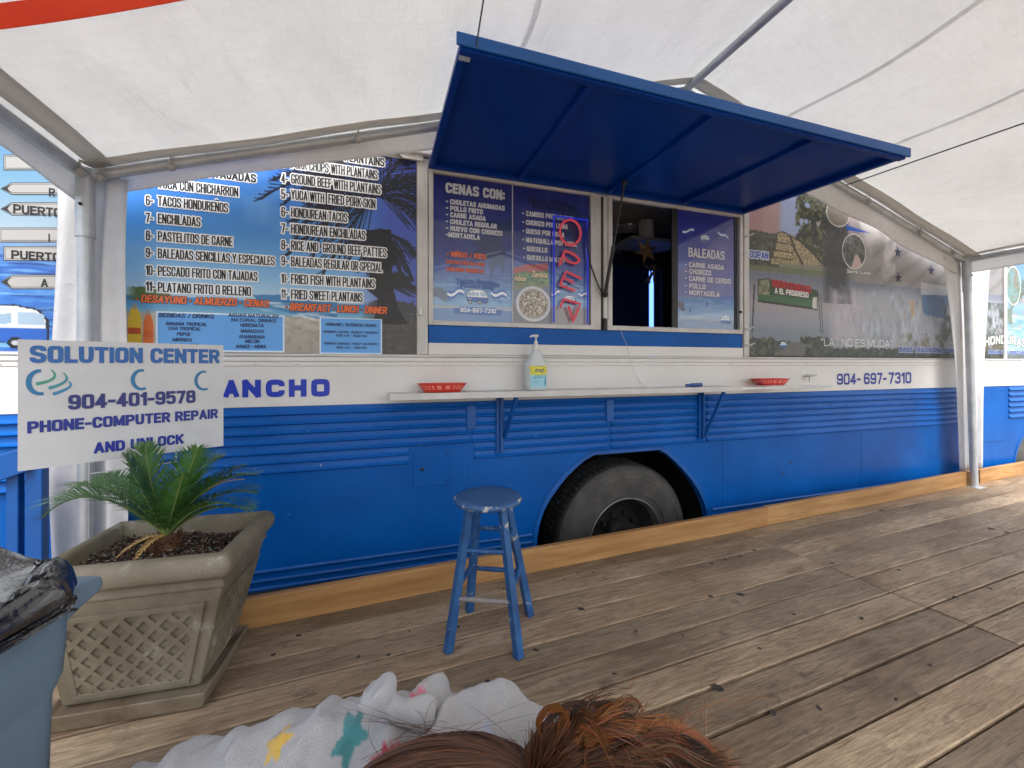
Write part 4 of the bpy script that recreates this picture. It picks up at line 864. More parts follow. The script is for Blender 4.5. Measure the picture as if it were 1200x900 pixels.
def draw_coast(P):
    P.vgrad([(P.y0,(96,150,210)),(-185,(150,190,222)),(-172,(120,176,196)),(-140,(164,206,216)),(P.y1,(150,160,156))]); n=P.noise(8,3); P.put(np.clip((n-.5)*5,0,1)*(P.Y<-160),(206,150,120),.5); s=fbm(P.X/14,P.Y/2,7); P.put((P.Y>-176)*np.clip((s-.45)*4,0,1),(222,236,238),.7)
    a=bx(1186)*100; P.put((P.X<a)*np.clip((n-.3)*4,0,1)*(P.Y<-165),(112,128,112),.8)
    P.put(P.line([(a+2,-186),(a+22,-200),(a+40,-196)],2),(110,84,62)); palm(P,a+26,-204,26,8,6,(96,106,72),(2.4,6.8),.3,.8)
    for k in range(2):
        c=bx(1165+k*22)*100
        P.put(P.ell(c,-208,15,22)*(1-P.ell(c,-208,13.6,20.6)),(218,232,228)); P.put(P.ell(c,-208,13.6,20.6),(120,160,140),.6); P.put(P.ell(c,-208,13.6,20.6)*np.clip((n-.45)*4,0,1),(150,110,84),.7)
    P.put(P.Y>P.y1-6,(88,96,100),.7)
x0,x1=bx(1176)+.035,X1-.1
P=Pic(x0*100,-WT*100,x1*100,-SB*100,300,180); draw_coast(P); P.build('coast_board',cmfn(-.003),'print',bus,.75)  # print colours darkened to stand in for shade outside the tent
I=Ink(inkfn(-.0042)); Zh=zc_(1140,290,6.43); cx_=Zh(235,700)[0]/100
put(I,Zh,'HONDURAS',84,398,722,66,(206,208,204),wt=.24,outline=(58,66,70),ow=.05,warp=lambda a,b:(a,b-.25*(a-(cx_))**2))
put(I,Zh,'BAHIA POR DESCUBRIR',112,420,800,24,(60,84,160),bold=.02,outline=(170,186,216),ow=.12)
I.build('coast_lettering', bus)
# painted lettering on the white belt
I=Ink(inkfn(-.0068)); Zn=zc_(250,380,6); bl=(20,52,176)
for ch,a,b in (('A',76,182),('N',203,340),('C',366,508),('H',530,660),('O',684,824)): put(I,Zn,ch,a,b,516-8*(a-76)/748,124,bl,wt=.30)
Zt=zc_(850,200,3.2143)
for t,a,b in (('904-',417,506),('697-',518,604),('7310',611,697)): put(I,Zt,t,a,b,807-6*(a-417)/280,43,(30,50,150),wt=.19)
I.build('painted_lettering', bus)
# ---- wheels
def make_wheel(cx):
    cy=.075; T=Matrix.Translation((cx,cy,-.13)) @ Matrix.Diagonal((1.065,1.0,1.065,1)) @ Matrix.Rotation(R(-90),4,'X')    # local z -> +y (into the bus)
    wh=MB(); wh.lathe([(.29,.05),(.20,.13),(.19,.135),(.0001,.135)],40,T); root=wh.build('wheel','rimm',bus,smooth=40)
    ty=MB(); prof=[(.285,.03),(.295,.004),(.325,-.006),(.330,-.002),(.336,-.009),(.385,-.015),(.430,-.016),(.436,-.011),(.442,-.014),(.462,-.009),(.468,-.002),(.478,-.002),(.490,.006),(.505,.018),(.520,.032)]
    tr=MB(); tprof=[(.518,.030),(.53,.045)]
    for k in range(5):
        z=.06+k*.044; tprof+=[(.533,z),(.533,z+.030),(.518,z+.033),(.518,z+.041)]
    tprof+=[(.533,.285),(.51,.296)]; tr.lathe(tprof,72,T); ib=MB(); prof2=[(.51,.296),(.40,.31),(.29,.30)]; ty.lathe(prof,72,T); ty.lathe(prof2,72,T); tr.build('tread','tread',root,smooth=35)
    t=ty.build('tyre','rubber',root,smooth=35)
    sp=MB()
    for k in range(72):
        a=2*math.pi*k/72
        for zz in (.05,.1375,.225):
            sp.box((-.004,-.001,0),(.004,.012,.05),T @ Matrix.Rotation(a+zz*2,4,'Z') @ Matrix.Translation((0,.5235,zz)))
    sp.build('tread_sipes','rubber',root).__setitem__('kind','stuff')
    rl=MB(); rl.lathe([(.282,.02),(.292,.0),(.298,.004),(.292,.03),(.272,.06)],48,T); rl.build('rim','riml',root,smooth=50)
    hb=MB(); hb.lathe([(.12,.135),(.115,.05),(.10,.03),(.0001,.03)],24,T)
    for k in range(10):
        a=2*math.pi*k/10; hb.lathe([(.016,.135),(.016,.10),(.0001,.10)],6,T @ Matrix.Translation((.155*math.cos(a),.155*math.sin(a),0)))
    hb.build('hub','rimm',root,smooth=40); return root
w0=make_wheel(WX[0]); w1=w0.copy(); C.objects.link(w1); w1.location.x+=WX[1]-WX[0]
for ch in list(w0.children):
    c=ch.copy(); C.objects.link(c); c.parent=w1
ax=MB(); ax.tube([(WX[0],.4,-.1),(WX[0],2.0,-.1)],.07,12); ax.tube([(WX[0]+.42,.45,.06),(WX[0]+.75,.5,.03)],.03,8); ax.bar((WX[0]-1,.5,.0),(WX[0]+1,.5,.0),.08,.06); ax.build('axle','rimm',bus,smooth=40)
# ---- raised awning hatch
AH0,AH1=Vector((HX0+.004,-.012,2.425)),Vector((2.835,-.012,2.425)); AO0,AO1=Vector((.315,-.985,2.478)),Vector((2.885,-1.085,2.39))
def aw(s,r,dz=0): return AH0.lerp(AH1,s).lerp(AO0.lerp(AO1,s),r)+Vector((0,0,dz))
def awbox(m,s0,s1,r0,r1,z0,z1):
    m.add([aw(s0,r0,z0),aw(s1,r0,z0),aw(s1,r1,z0),aw(s0,r1,z0),aw(s0,r0,z1),aw(s1,r0,z1),aw(s1,r1,z1),aw(s0,r1,z1)],[(0,3,2,1),(4,5,6,7),(0,1,5,4),(1,2,6,5),(2,3,7,6),(3,0,4,7)])
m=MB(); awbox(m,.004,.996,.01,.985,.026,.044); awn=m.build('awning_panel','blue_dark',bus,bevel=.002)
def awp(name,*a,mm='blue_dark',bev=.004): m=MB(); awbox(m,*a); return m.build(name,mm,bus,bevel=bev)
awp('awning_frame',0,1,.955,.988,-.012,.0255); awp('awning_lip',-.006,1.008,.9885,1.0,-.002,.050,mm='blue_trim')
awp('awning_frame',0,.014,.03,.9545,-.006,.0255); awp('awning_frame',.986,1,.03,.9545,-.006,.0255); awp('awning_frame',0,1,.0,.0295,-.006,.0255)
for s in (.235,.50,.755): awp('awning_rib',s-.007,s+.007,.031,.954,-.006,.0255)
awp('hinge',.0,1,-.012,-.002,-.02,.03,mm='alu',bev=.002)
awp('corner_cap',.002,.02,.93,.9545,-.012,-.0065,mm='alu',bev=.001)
st=MB(); a=at_y(709,345,-.035); b=aw(.497,.22,-.012); st.tube([a,a.lerp(b,.45)],.013,10); st.tube([a.lerp(b,.45),b],.007,10); st.ball(a,.022,6); st.ball(b,.02,6); st.build('gas_strut','black',bus,smooth=60)
cb=MB(); p=[at_y(u,v,-.03) for u,v in ((690,262),(688,285),(692,310),(700,332),(706,345),(709,347))]; cb.tube(p,.005,6); cb.build('lock_cable','black',bus,smooth=60)
# ---- serving shelf
SY=-.205
sx0,sx1=at_y(457,465,SY).x,at_y(868,455,SY).x; sx2=at_y(975,455,SY).x
sh=MB(); sh.box((sx0,SY,1.010),(sx1,-.008,1.032)); S=sh.build('serving_shelf','alu',bus,bevel=.003); S.data.materials[0]=M['frame']
bm1('box',(sx0,SY-.004,.996),(sx1,SY-.0005,1.034)).build('shelf_lip','frame',S,bevel=.002)
bm1('box',(sx1+.003,SY-.002,1.006),(sx2,SY+.05,1.028)).build('shelf_end','alu',S,bevel=.002)
def brace(u, z1, lean):
    x=bx(u,-.02); m=MB(); m.box((x-.024,-.022,.62),(x+.024,-.013,1.009)); m.box((x-.003,-.045,.62),(x+.003,-.0225,1.009)); 
    m.bar((x+.03,-.02,z1),(x+.03+lean,SY+.02,1.005),.02,.02); m.build('shelf_bracket','blue_trim',S)
brace(586,.72,0.03); brace(822,.63,.03)
sc=MB()
for u in (504,606,648,745,838): sc.lathe([(.008,-.0005),(.007,-.004),(.0001,-.005)],8,Matrix.Translation((at_y(u,460,SY).x,SY-.0035,1.016)) @ Matrix.Rotation(R(90),4,'X'))
sc.build('screws','steel',S).__setitem__('kind','stuff')
# ================================================================== things in and on the bus
# glass-door cooler inside, with its blue light strip
cool=thing('drinks_cooler',(2.3,1.3,.66),'tall dark drinks cooler glowing blue inside the serving hatch','cooler')
c0,c1=at_y(716,300,1.0).x,at_y(783,300,1.0).x; zt=bz(735,300,1.0)
bm1('box',(c0-.4,1.03,.66),(c1,1.7,zt)).build('cabinet','black',cool,bevel=.01)
m=MB(); zi=zt-.10
for lo,hi in (((c0-.4,.99,zi),(c1,1.03,zt)),((c1-.09,.99,.7),(c1,1.03,zi)),((c0-.4,.99,.7),(c0-.33,1.03,zi))): m.box(lo,hi)
m.build('door_frame','black',cool,bevel=.004)
M['coolglass']=glow_mat('blue lit cooler glass',L3(14,22,52),.03); M['coolglass'].node_tree.nodes['Principled BSDF'].inputs['Roughness'].default_value=.1
bm1('box',(c0-.33,1.012,.7),(c1-.09,1.028,zi)).build('glass_door','coolglass',cool)
M['led']=glow_mat('blue white led',(.10,.22,1.0),1.5)
lx=at_y(764,345,1.0).x
bm1('box',(lx-.028,1.0,.9),(lx+.024,1.0115,zi-.03)).build('light_strip','led',cool,bevel=.006)
bm1('box',(c0-.33,1.004,1.32),(c1-.16,1.0115,1.335)).build('shelf_edge','alu',cool)
# oddments above it
jug=thing('plastic_jug',(at_y(757,285,.8).x,.8,bz(757,285,.8)),'white plastic jug on top of the dark cooler','jug')
p=OFF[jug]; jm=MB(); jm.lathe([(.0001,0),(.07,.0),(.075,.02),(.075,.19),(.06,.24),(.03,.28),(.026,.32),(.032,.325),(.032,.36),(.0001,.36)],20,Matrix.Translation(p)); jm.build('body','white',jug,smooth=50)
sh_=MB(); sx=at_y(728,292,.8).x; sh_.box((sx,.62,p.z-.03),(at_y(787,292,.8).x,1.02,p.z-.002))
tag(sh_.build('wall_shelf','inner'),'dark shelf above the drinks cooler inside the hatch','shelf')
star=thing('paper_star',(at_y(757,300,.55).x,.55,bz(757,300,.55)-.05),'tan paper star hanging inside the serving hatch','paper star')
p=OFF[star]; M['tan']=mat('tan paper',(.24,.15,.06),(.36,.24,.11),rough=.7,scale=12)
sm_=MB(); pts=[]
for k in range(12):
    a=math.pi*k/6+.2; r=.13 if k%2==0 else .05; pts.append((p.x+r*math.sin(a),.55,p.z+.1+r*math.cos(a)))
c=len(sm_.v); sm_.v+=[Vector(q) for q in pts]+[Vector((p.x,.49,p.z+.1)),Vector((p.x,.60,p.z+.1))]
sm_.f+=[(i,(i+1)%12,12) for i in range(12)]+[((i+1)%12,i,13) for i in range(12)]; sm_.build('star_body','tan',star)
tl=MB()
for dx in (-.02,.02,.05): tl.grid(lambda a,b,dx=dx:(p.x+.05+dx+.02*math.sin(b*5+dx*40)+.022*(a-.5),.56+.02*math.cos(b*6),p.z-.02-.17*b),1,8)
tl.build('streamer','tan',star); tl2=bm1('tube',[(p.x,.55,p.z+.3),(p.x,.55,2.6)],.002,5); tl2.build('string','cord',star)
M['foil']=mat('grey plastic sack',(.34,.36,.42),(.70,.72,.80),rough=.2,scale=9,bump=.6,bscale=12,metal=.5)
fm=MB(); q=at_y(741,262,.9)
fm.grid(lambda a,b:(q.x-.24+.46*a,.9+.05*math.sin(9*a)+.04*math.sin(7*b),q.z-.13+.34*b+.03*math.sin(5*a)),16,12)
tag(fm.build('plastic_sack','foil',smooth=60),'crumpled silver plastic sack hanging at the top of the hatch','sack')
hoodm=bm1('box',(bx(700),1.2,2.30),(bx(830),2.0,2.58)); tag(hoodm.build('range_hood','alu',bevel=.02),'grey steel range hood at the back of the hatch','range hood')
rk=thing('steel_rack',(at_y(790,350,1.6).x,1.6,.66),'steel wire rack with trays at the back of the hatch','rack')
for k in range(5):
    z=1.05+k*.27; a=at_y(776,350,1.6).x; b=at_y(800,350,1.6).x; bm1('box',(a,1.5,z),(b+.5,1.9,z+.02)).build('rack_shelf','alu',rk)
for xx in (a,b+.5): bm1('tube',[(xx,1.5,.66),(xx,1.5,2.3)],.014,8).build('upright','alu',rk)
wp=MB(); q=at_y(765,384,.3); 
for k in range(9): wp.ball((q.x-.06+.025*k,.32+.03*math.sin(k*2),1.47+.015*abs(math.sin(k*1.7))),.028,5)
wp.box((q.x-.14,.26,1.42),(q.x+.22,.5,1.452)); tag(wp.build('wrapped_food','foil'),'clear wrapped snacks on the counter behind the hatch','snacks')
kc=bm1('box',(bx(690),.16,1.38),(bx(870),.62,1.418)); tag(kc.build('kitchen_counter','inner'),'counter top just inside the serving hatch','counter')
# neon sign: blue tubes and red letters turned on their side
neon=thing('neon_sign',(bx(670),-.02,1.50),'blue and red OPEN neon sign hanging in the left pane','neon sign')
M['neon_b']=glow_mat('blue neon',(.02,.05,.9),.12); M['neon_r']=glow_mat('red neon',(1.0,.10,.14),.10)
ny=-.018
zt_,zb_=bz(648,253,ny),bz(648,378,ny)
for u in (649.0,688.5): bm1('tube',[(bx(u,ny),ny,zb_),(bx(u,ny),ny,zt_)],.006,8).build('blue_tube','neon_b',neon,smooth=60)
bm1('tube',[(bx(649,ny),ny,zt_),(bx(688.5,ny),ny,zt_)],.0065,8).build('blue_tube','neon_b',neon,smooth=60)
def letter(uvs,closed=False):
    p=[at_y(490+X/3,190+Y/3,ny-.006) for X,Y in uvs]; q=[]
    if closed: p.append(p[0])
    for a,b in zip(p[:-1],p[1:]):
        for k in range(4): q.append(a.lerp(b,k/4))
    q.append(p[-1]); bm1('tube',q,.0085,8).build('red_letter','neon_r',neon,smooth=70)
letter([(535+37*math.cos(a/12*6.283),247+45*math.sin(a/12*6.283)+3*math.cos(a/12*6.283)) for a in range(12)],True)
letter([(497,362),(515,312),(535,318),(556,330),(568,345),(556,355),(540,355),(522,345),(512,330)])
letter([(500,430),(520,384),(575,410)]); letter([(498,432),(552,452)]); letter([(516,408),(548,424)])
letter([(500,512),(510,482),(570,498),(545,560),(528,505)])
# bread baskets
def basket(u0,u1,vb,label,first=None):
    y=-.11; a=at_y(u0,vb,y); b=at_y(u1,vb,y); cx=(a.x+b.x)/2; L=(b.x-a.x)*.94
    if first:
        r=first.copy(); C.objects.link(r); r.scale.x=1.12; r.location=(cx,y,1.0325); tag(r,label)
        for ch in first.children: c=ch.copy(); C.objects.link(c); c.parent=r
        return r
    r=thing('food_basket',(cx,y,1.0325),label,'basket','red plastic baskets on the serving shelf'); L=.29
    def ring(sx,sy,z,n=36):
        out=[]
        for k in range(n):
            a=2*math.pi*k/n; e=.55; c_,s_=math.cos(a),math.sin(a); out.append(Vector((cx+sx*math.copysign(abs(c_)**e,c_),y+sy*math.copysign(abs(s_)**e,s_),1.0325+z)))
        return out
    m=MB(); rs=[ring(L*.36,.05,.001),ring(L*.38,.055,.004),ring(L*.45,.068,.03),ring(L*.49,.074,.048),ring(L*.515,.08,.05),ring(L*.515,.08,.053),ring(L*.48,.071,.052),ring(L*.43,.063,.03),ring(L*.36,.05,.006)]
    n=36; m.v=[p for q in rs for p in q]; m.f=[(i*n+j,i*n+(j+1)%n,(i+1)*n+(j+1)%n,(i+1)*n+j) for i in range(8) for j in range(n)]+[tuple(range(n)),tuple(8*n+j for j in reversed(range(n)))]
    m.build('tray','red',r,smooth=40)
    h=MB(); M['slot']=mat('basket slots',(.85,.42,.36),(.85,.42,.36),rough=.6)
    for q in (.42,.62,.80):
        A,B=rs[1],rs[3]
        for j in range(n):
            p0=A[j].lerp(B[j],q); p1=A[(j+1)%n].lerp(B[(j+1)%n],q); d=(p0-Vector((cx,y,p0.z))).normalized()*.0006
            h.bar(p0.lerp(p1,.2)+d,p0.lerp(p1,.75)+d,.003,.0035)
    h.build('slots','slot',r).__setitem__('kind','stuff'); return r
b1=basket(486,549,460,'red plastic food basket near the left end of the serving shelf'); basket(873,930,453,'red plastic food basket at the right end, near the hook',b1)
# hand sanitiser bottle
SBX=at_y(628,455,-.12).x
zep=thing('sanitizer_bottle',(SBX,-.12,1.0325),'large clear pump bottle of hand sanitizer on the serving shelf','bottle')
M['clear']=mat('cloudy clear plastic',(.72,.77,.77),(.76,.81,.81),rough=.18); pb=M['clear'].node_tree.nodes['Principled BSDF']; pb.inputs['Transmission Weight'].default_value=.25; pb.inputs['IOR'].default_value=1.25
def srect(hx,hy,z,n=40,e=.62):
    out=[]
    for k in range(n):
        a=2*math.pi*k/n; c_,s_=math.cos(a),math.sin(a); out.append(Vector((SBX+hx*math.copysign(abs(c_)**e,c_),-.12+hy*math.copysign(abs(s_)**e,s_),1.0325+z)))
    return out
m=MB(); hs=((.001,.058,.048),(.006,.066,.055),(.02,.068,.057),(.15,.068,.057),(.175,.065,.054),(.20,.054,.046),(.235,.034,.031),(.258,.022,.022),(.275,.021,.021))
n=40; m.v=[p for z,hx,hy in hs for p in srect(hx,hy,z,n,.62 if z<.2 else .8)]; m.f=[(i*n+j,i*n+(j+1)%n,(i+1)*n+(j+1)%n,(i+1)*n+j) for i in range(len(hs)-1) for j in range(n)]+[tuple(range(n))[::-1],tuple((len(hs)-1)*n+j for j in range(n))]
m.build('body','clear',zep,smooth=50)
pm=MB(); o=Vector((SBX,-.12,1.0325)); TT=Matrix.Translation(o)
pm.lathe([(.0235,.266),(.0235,.292),(.014,.30),(.012,.318),(.006,.32),(.006,.345),(.016,.346),(.018,.36),(.0001,.362)],20,TT); pm.tube([o+Vector((0,0,.353)),o+Vector((-.03,-.012,.352)),o+Vector((-.048,-.02,.344))],[.009,.007,.006],8); pm.build('pump','white',zep,smooth=50)
def lab(a,b,ly): 
    # label wrapped round the front of the bottle: a in -1..1 across, b metres up
    x=a*.0672; k=1.010+.004*ly
    return Vector((SBX+x,-.12-.057*k*(1-min(.999,abs(x/.068))**3.226)**.31,1.0325+b))
I=Ink(lab)
def lrect(a0,a1,b0,b1,col,ly,n=14,nb=1):
    for i in range(n): 
        x0,x1=a0+(a1-a0)*i/n,a0+(a1-a0)*(i+1)/n; I.poly([(x0,b0),(x1,b0),(x1,b1),(x0,b1)],col,ly)
lrect(-.95,.95,.022,.152,(150,205,220),0); lrect(-.95,.95,.105,.158,(222,214,60),1); lrect(-.95,.95,.098,.106,(190,215,150),1)
for i in range(24):
    a0,a1=2*math.pi*i/24,2*math.pi*(i+1)/24
    I.poly([(.02,.128),(.02+.74*math.cos(a0),.128+.031*math.sin(a0)),(.02+.74*math.cos(a1),.128+.031*math.sin(a1))],(28,58,110),2); I.poly([(.02,.128),(.02+.70*math.cos(a0),.128+.0285*math.sin(a0)),(.02+.70*math.cos(a1),.128+.0285*math.sin(a1))],(226,220,70),3)
I.text('zep',-.48,.54,.119,.030,(24,56,120),bold=.012,layer=4,shear=.1)
I.text('HAND SANITIZER',-.52,.30,.083,.006,(30,70,130),bold=.03,layer=2); I.text('GEL',-.52,-.36,.074,.006,(30,70,130),bold=.03,layer=2)
I.text('kills germs on hands',-.52,.16,.058,.004,(60,100,150),bold=.01,layer=2); I.text('1 gallon',-.52,-.1,.048,.004,(60,100,150),bold=.01,layer=2)
for k in range(3): I.stroke([(.55+.06*k,.04+.012*k),(.62+.06*k,.06),(.58+.05*k,.08)],.05,(90,150,190),2)
I.build('label',zep)
# pen on a bead chain
pen=thing('chained_pen',(at_y(814,450,-.17).x,-.17,1.0345),'blue pen lying on the shelf, tied by a bead chain','pen')
p0=at_y(804,452,-.17); p1=at_y(822,451,-.17); p0.z=1.046; p1.z=1.050
M['penblue']=mat('blue pen plastic',(.02,.06,.24),(.03,.08,.28),rough=.4)
pm=MB(); pm.tube([p0,p0.lerp(p1,.3),p0.lerp(p1,.35),p1],[.011,.012,.015,.014],12); pm.build('barrel','penblue',pen,smooth=50); pm=MB(); pm.tube([p1,p1+Vector((.012,0,0))],[.008,.007],8); pm.build('tip','white',pen)
ch=MB(); cp=[at_y(728,383,-.03),at_y(729,392,-.03),at_y(736,408,-.02),at_y(740,425,-.03),at_y(744,438,-.06),at_y(750,448,-.12),at_y(757,453,-.16),at_y(770,453,-.17),at_y(785,453,-.17),p0]
for q in cp[6:9]: q.z=1.039
path=[]
for i in range(len(cp)-1):
    a=cp[max(0,i-1)];b=cp[i];c=cp[i+1];d=cp[min(len(cp)-1,i+2)]
    for k in range(6):
        t=k/6; path.append(.5*((2*b)+(c-a)*t+(2*a-5*b+4*c-d)*t*t+(3*b-a-3*c+d)*t**3))
path.append(cp[-1]); ch.tube(path,.0016,5)
L=0
for a,b in zip(path[:-1],path[1:]):
    k=int(L/.011); L+=(b-a).length
    if int(L/.011)!=k: ch.ball(b,.0034,3)
ch.build('bead_chain','alu',pen,smooth=60)

# ================================================================== party tent
tent=thing('party_tent',(2.05,-3.4,0),'white party tent on grey pipes over the deck','tent')
TYF,TYB=-.16,-4.4
EL=(-1.29,2.08); RD=(2.12,3.20); ER=(5.50,2.225)
def rz(x): 
    return EL[1]+(RD[1]-EL[1])*(x-EL[0])/(RD[0]-EL[0]) if x<RD[0] else RD[1]+(ER[1]-RD[1])*(x-RD[0])/(ER[0]-RD[0])
nr=np.random.RandomState(4)
def cover(a,b):
    x=EL[0]-.05+(ER[0]-EL[0]+.10)*a; y=TYF+.04+(TYB-TYF)*b
    f=(x-EL[0])/(RD[0]-EL[0]) if x<RD[0] else (ER[0]-x)/(ER[0]-RD[0]); f=min(max(f,0),1)
    bay=math.sin(math.pi*((y-TYF)/(TYB-TYF)*3%1))
    z=rz(min(max(x,EL[0]),ER[0]))+.045-.05*math.sin(math.pi*f)*bay+.006*math.sin(7*x+3*y)+.008*math.sin(5*y+1.3*x*x*.3)+.005*math.sin(17*x-6*y)
    return (x,y,z)
m=MB(); m.grid(cover,90,110); cv=m.build('roof_cover','tent',tent,smooth=80)
sd_=cv.modifiers.new('t','SOLIDIFY'); sd_.thickness=.0015
PR=.027
def pipe(name,pts,r=PR): m=MB(); m.tube(pts,r,14); return m.build(name,'steel',tent,smooth=50)
pipe('rafter',[(EL[0],TYF,EL[1]),(RD[0],TYF,RD[1]-.01)]); pipe('rafter',[(RD[0],TYF,RD[1]-.01),(ER[0],TYF,ER[1])])
pipe('ridge_pole',[(RD[0],TYF,RD[1]-.012),(RD[0],TYB,RD[1]-.012)]); pipe('eave_pole',[(EL[0],TYF,EL[1]),(EL[0]+.16,TYB,EL[1]+.10)]); pipe('eave_pole',[(ER[0],TYF,ER[1]),(ER[0],TYB,ER[1])])
for yy in (TYB,): pipe('rafter',[(EL[0],yy,EL[1]),(RD[0],yy,RD[1]-.01)]); pipe('rafter',[(RD[0],yy,RD[1]-.01),(ER[0],yy,ER[1])])
foot=at_z(1143.5,571); 
def leg(x,y,zt,fx=None,fy=None):
    f=Vector((fx if fx is not None else x, fy if fy is not None else y,.006)); l=pipe('leg',[f,(x,y,zt+.02)],.029)
    p=MB(); p.box(f-Vector((.06,.06,.005)),f+Vector((.06,.06,0))); p.build('foot_plate','steel',l)
    s=MB(); d=Vector((x,y,zt))-f; s.tube([f+d*.86,Vector((x,y,zt+.03))],.034,14); s.build('sleeve','steel',l,smooth=50)
    b=MB(); b.ball(f+d*.93+Vector((.0,-.036,0)),.008,4); b.build('bolt','black',l)
leg(EL[0],-.17,EL[1]); leg(ER[0],-.17,ER[1],foot.x,foot.y+.01); leg(EL[0],TYB,EL[1]); leg(ER[0],TYB,ER[1])
# hems under the cover's edges
def hem(p0,p1,wv,dz):
    m=MB(); wv=Vector(wv); p0=Vector(p0);p1=Vector(p1); n=14
    m.grid(lambda a,b:p0.lerp(p1,a)+wv*b+Vector((0,0,dz+.006*math.sin(a*23)-.01*b)),n,2); o=m.build('hem','hem',tent,smooth=60); s=o.modifiers.new('t','SOLIDIFY'); s.thickness=.004
hem((EL[0]+.04,TYF-.03,EL[1]),(RD[0],TYF-.03,RD[1]),(0,-.085,0),.030); hem((RD[0],TYF-.03,RD[1]),(ER[0]-.04,TYF-.03,ER[1]),(0,-.10,0),.028)
hem((EL[0]+.03,TYF-.03,EL[1]+.012),(EL[0]+.19,TYB,EL[1]+.10),(.09,0,.027),.028); hem((ER[0]-.03,TYF-.03,ER[1]+.01),(ER[0]-.03,TYB,ER[1]+.01),(-.05,0,.016),.026)
for x in (2.86,3.55): 
    hs=MB(); hs.grid(lambda a,b,x=x:(x-.021+.042*b,TYF-.03+(TYB-TYF)*a,cover((x-EL[0]+.05)/(ER[0]-EL[0]+.10),min(1,max(0,((TYF-.03+(TYB-TYF)*a)-TYF-.04)/(TYB-TYF))))[2]-.008),80,1); hs.build('seam','seam',tent)
def roof_hit(u,v):
    d=ray(u,v)
    for i in range(40,400):
        p=Vector((0,-CAMD,CAMH))+d*(i*.01)
        if p.z>rz(p.x)+.015: return p-Vector((0,0,.004))
    return p
sm2=MB(); hp=[roof_hit(u,v) for u,v in ((611,62),(613,50),(620,36),(626,18),(631,0),(640,-40))]
for i in range(len(hp)-1): pass
sm2.v=[q for h in hp for q in (h+Vector((-.014,0,-.004)),h+Vector((.014,0,-.004)))]; sm2.f=[(2*i,2*i+1,2*i+3,2*i+2) for i in range(len(hp)-1)]; sm2.build('seam','seam',tent)
# valances: the short walls below each edge
def val(p0,p1,drop,sway,nrm,seed,d1=None):
    p0,p1,nrm=Vector(p0),Vector(p1),Vector(nrm); m=MB(); d1=drop if d1 is None else d1
    m.grid(lambda a,b:p0.lerp(p1,a)+Vector((0,0,.03-(drop+(d1-drop)*a+.008*math.sin(9*a+seed)+.004*math.sin(31*a+seed))*b))+nrm*(sway*b*(.5+.5*math.sin(13*a+seed))+.012*math.sin(21*a+seed)*b),60,8)
    o=m.build('valance','valance',tent,smooth=80); s=o.modifiers.new('t','SOLIDIFY'); s.thickness=.0018; return o
yv=TYF+.034
val((EL[0],yv,EL[1]),(RD[0],yv,RD[1]),.085,.02,(0,1,0),1,.24); val((RD[0],yv,RD[1]),(ER[0],yv,ER[1]),.25,.02,(0,1,0),4,.18)
val((EL[0]-.035,yv,EL[1]),(EL[0]+.125,TYB,EL[1]+.10),.125,.02,(-1,0,0),2); val((ER[0]+.035,yv,ER[1]),(ER[0]+.035,TYB,ER[1]),.14,.02,(1,0,0),7)
# gathered curtains at the two corners
def curtain(pts_top,pts_bot,zt,zb,folds,amp,seed):
    """pts: outer ends (x,y) of the bunched cloth at the top and bottom"""
    m=MB(); (ax,ay),(bx_,by_)=pts_top; (cx,cy),(dx,dy)=pts_bot
    def f(a,b):
        s=b**.8; x=(ax+(bx_-ax)*a)*(1-s)+(cx+(dx-cx)*a)*s; y=(ay+(by_-ay)*a)*(1-s)+(cy+(dy-cy)*a)*s
        w=amp*math.sin(folds*6.283*a+seed+1.2*math.sin(2*b+seed))*(.5+.5*b); z=zt+(zb-zt)*b
        return (x+.4*w+.014*math.sin(6*b+3*a+seed),y+w,z)
    m.grid(f,60,30); o=m.build('corner_curtain','valance',tent,smooth=80); s=o.modifiers.new('t','SOLIDIFY'); s.thickness=.002
cy_=-.125
def xat(u,y): return at_y(u,400,y).x
curtain(((xat(62,cy_),cy_),(xat(154,cy_),cy_)),((xat(56,cy_),cy_),(xat(145,cy_),cy_)),EL[1]+.02,.02,3.2,.016,1)
curtain(((xat(1104,-.12),-.12),(xat(1158,-.12),-.12)),((xat(1126,-.12),-.12),(xat(1150,-.12),-.12)),ER[1]+.02,.135,4.2,.018,5)
# ball bungees
def bungee(x,y,z): 
    m=MB(); m.ball((x,y-.035,z-.035),.019,8); m.tube([(x,y-.03,z-.03),(x,y-.04,z+.02),(x,y+.01,z+.03)],.004,6); m.build('ball_bungee','bungee',tent,smooth=60)
for x in (EL[0]+.07,-.95,-.10,.68,3.4,4.05,4.75,5.25): bungee(x,TYF,rz(x))
for yy in (-.24,-.95,-1.8): bungee(EL[0]+.03-.03*yy,yy,EL[1]-.02*yy)
wr_=MB(); wr_.tube([(3.78,TYF-.02,rz(3.78)+.0),(3.80,-2.2,rz(3.8)-.06),(3.78,TYB,rz(3.78))],.0045,6); wr_.build('guy_wire','cord',tent,smooth=60)
# orange strap slung below the left slope of the roof
om=MB(); q0=at_t(-60,42.5,1.10); q1=at_t(270,-10,1.16); om.grid(lambda a,b:q0.lerp(q1,a)+Vector((0,0,-.03*math.sin(math.pi*a)*.3))+Vector((.0,-.02,.052))*b,12,1)
o=om.build('orange_strap','orange'); s=o.modifiers.new('t','SOLIDIFY'); s.thickness=.003
tag(o,'flat orange strap slung under the white tent roof','strap')
# cord from the awning's outer corner up to the roof
cm=MB(); a=at_y(558,51,-1.0); cm.tube([a+Vector((0,0,-.01)),Vector((a.x+.02,a.y-.08,rz(a.x)+.03))],.0035,6); tag(cm.build('awning_cord','cord'),'thin dark cord from the raised awning up to the tent roof','cord')
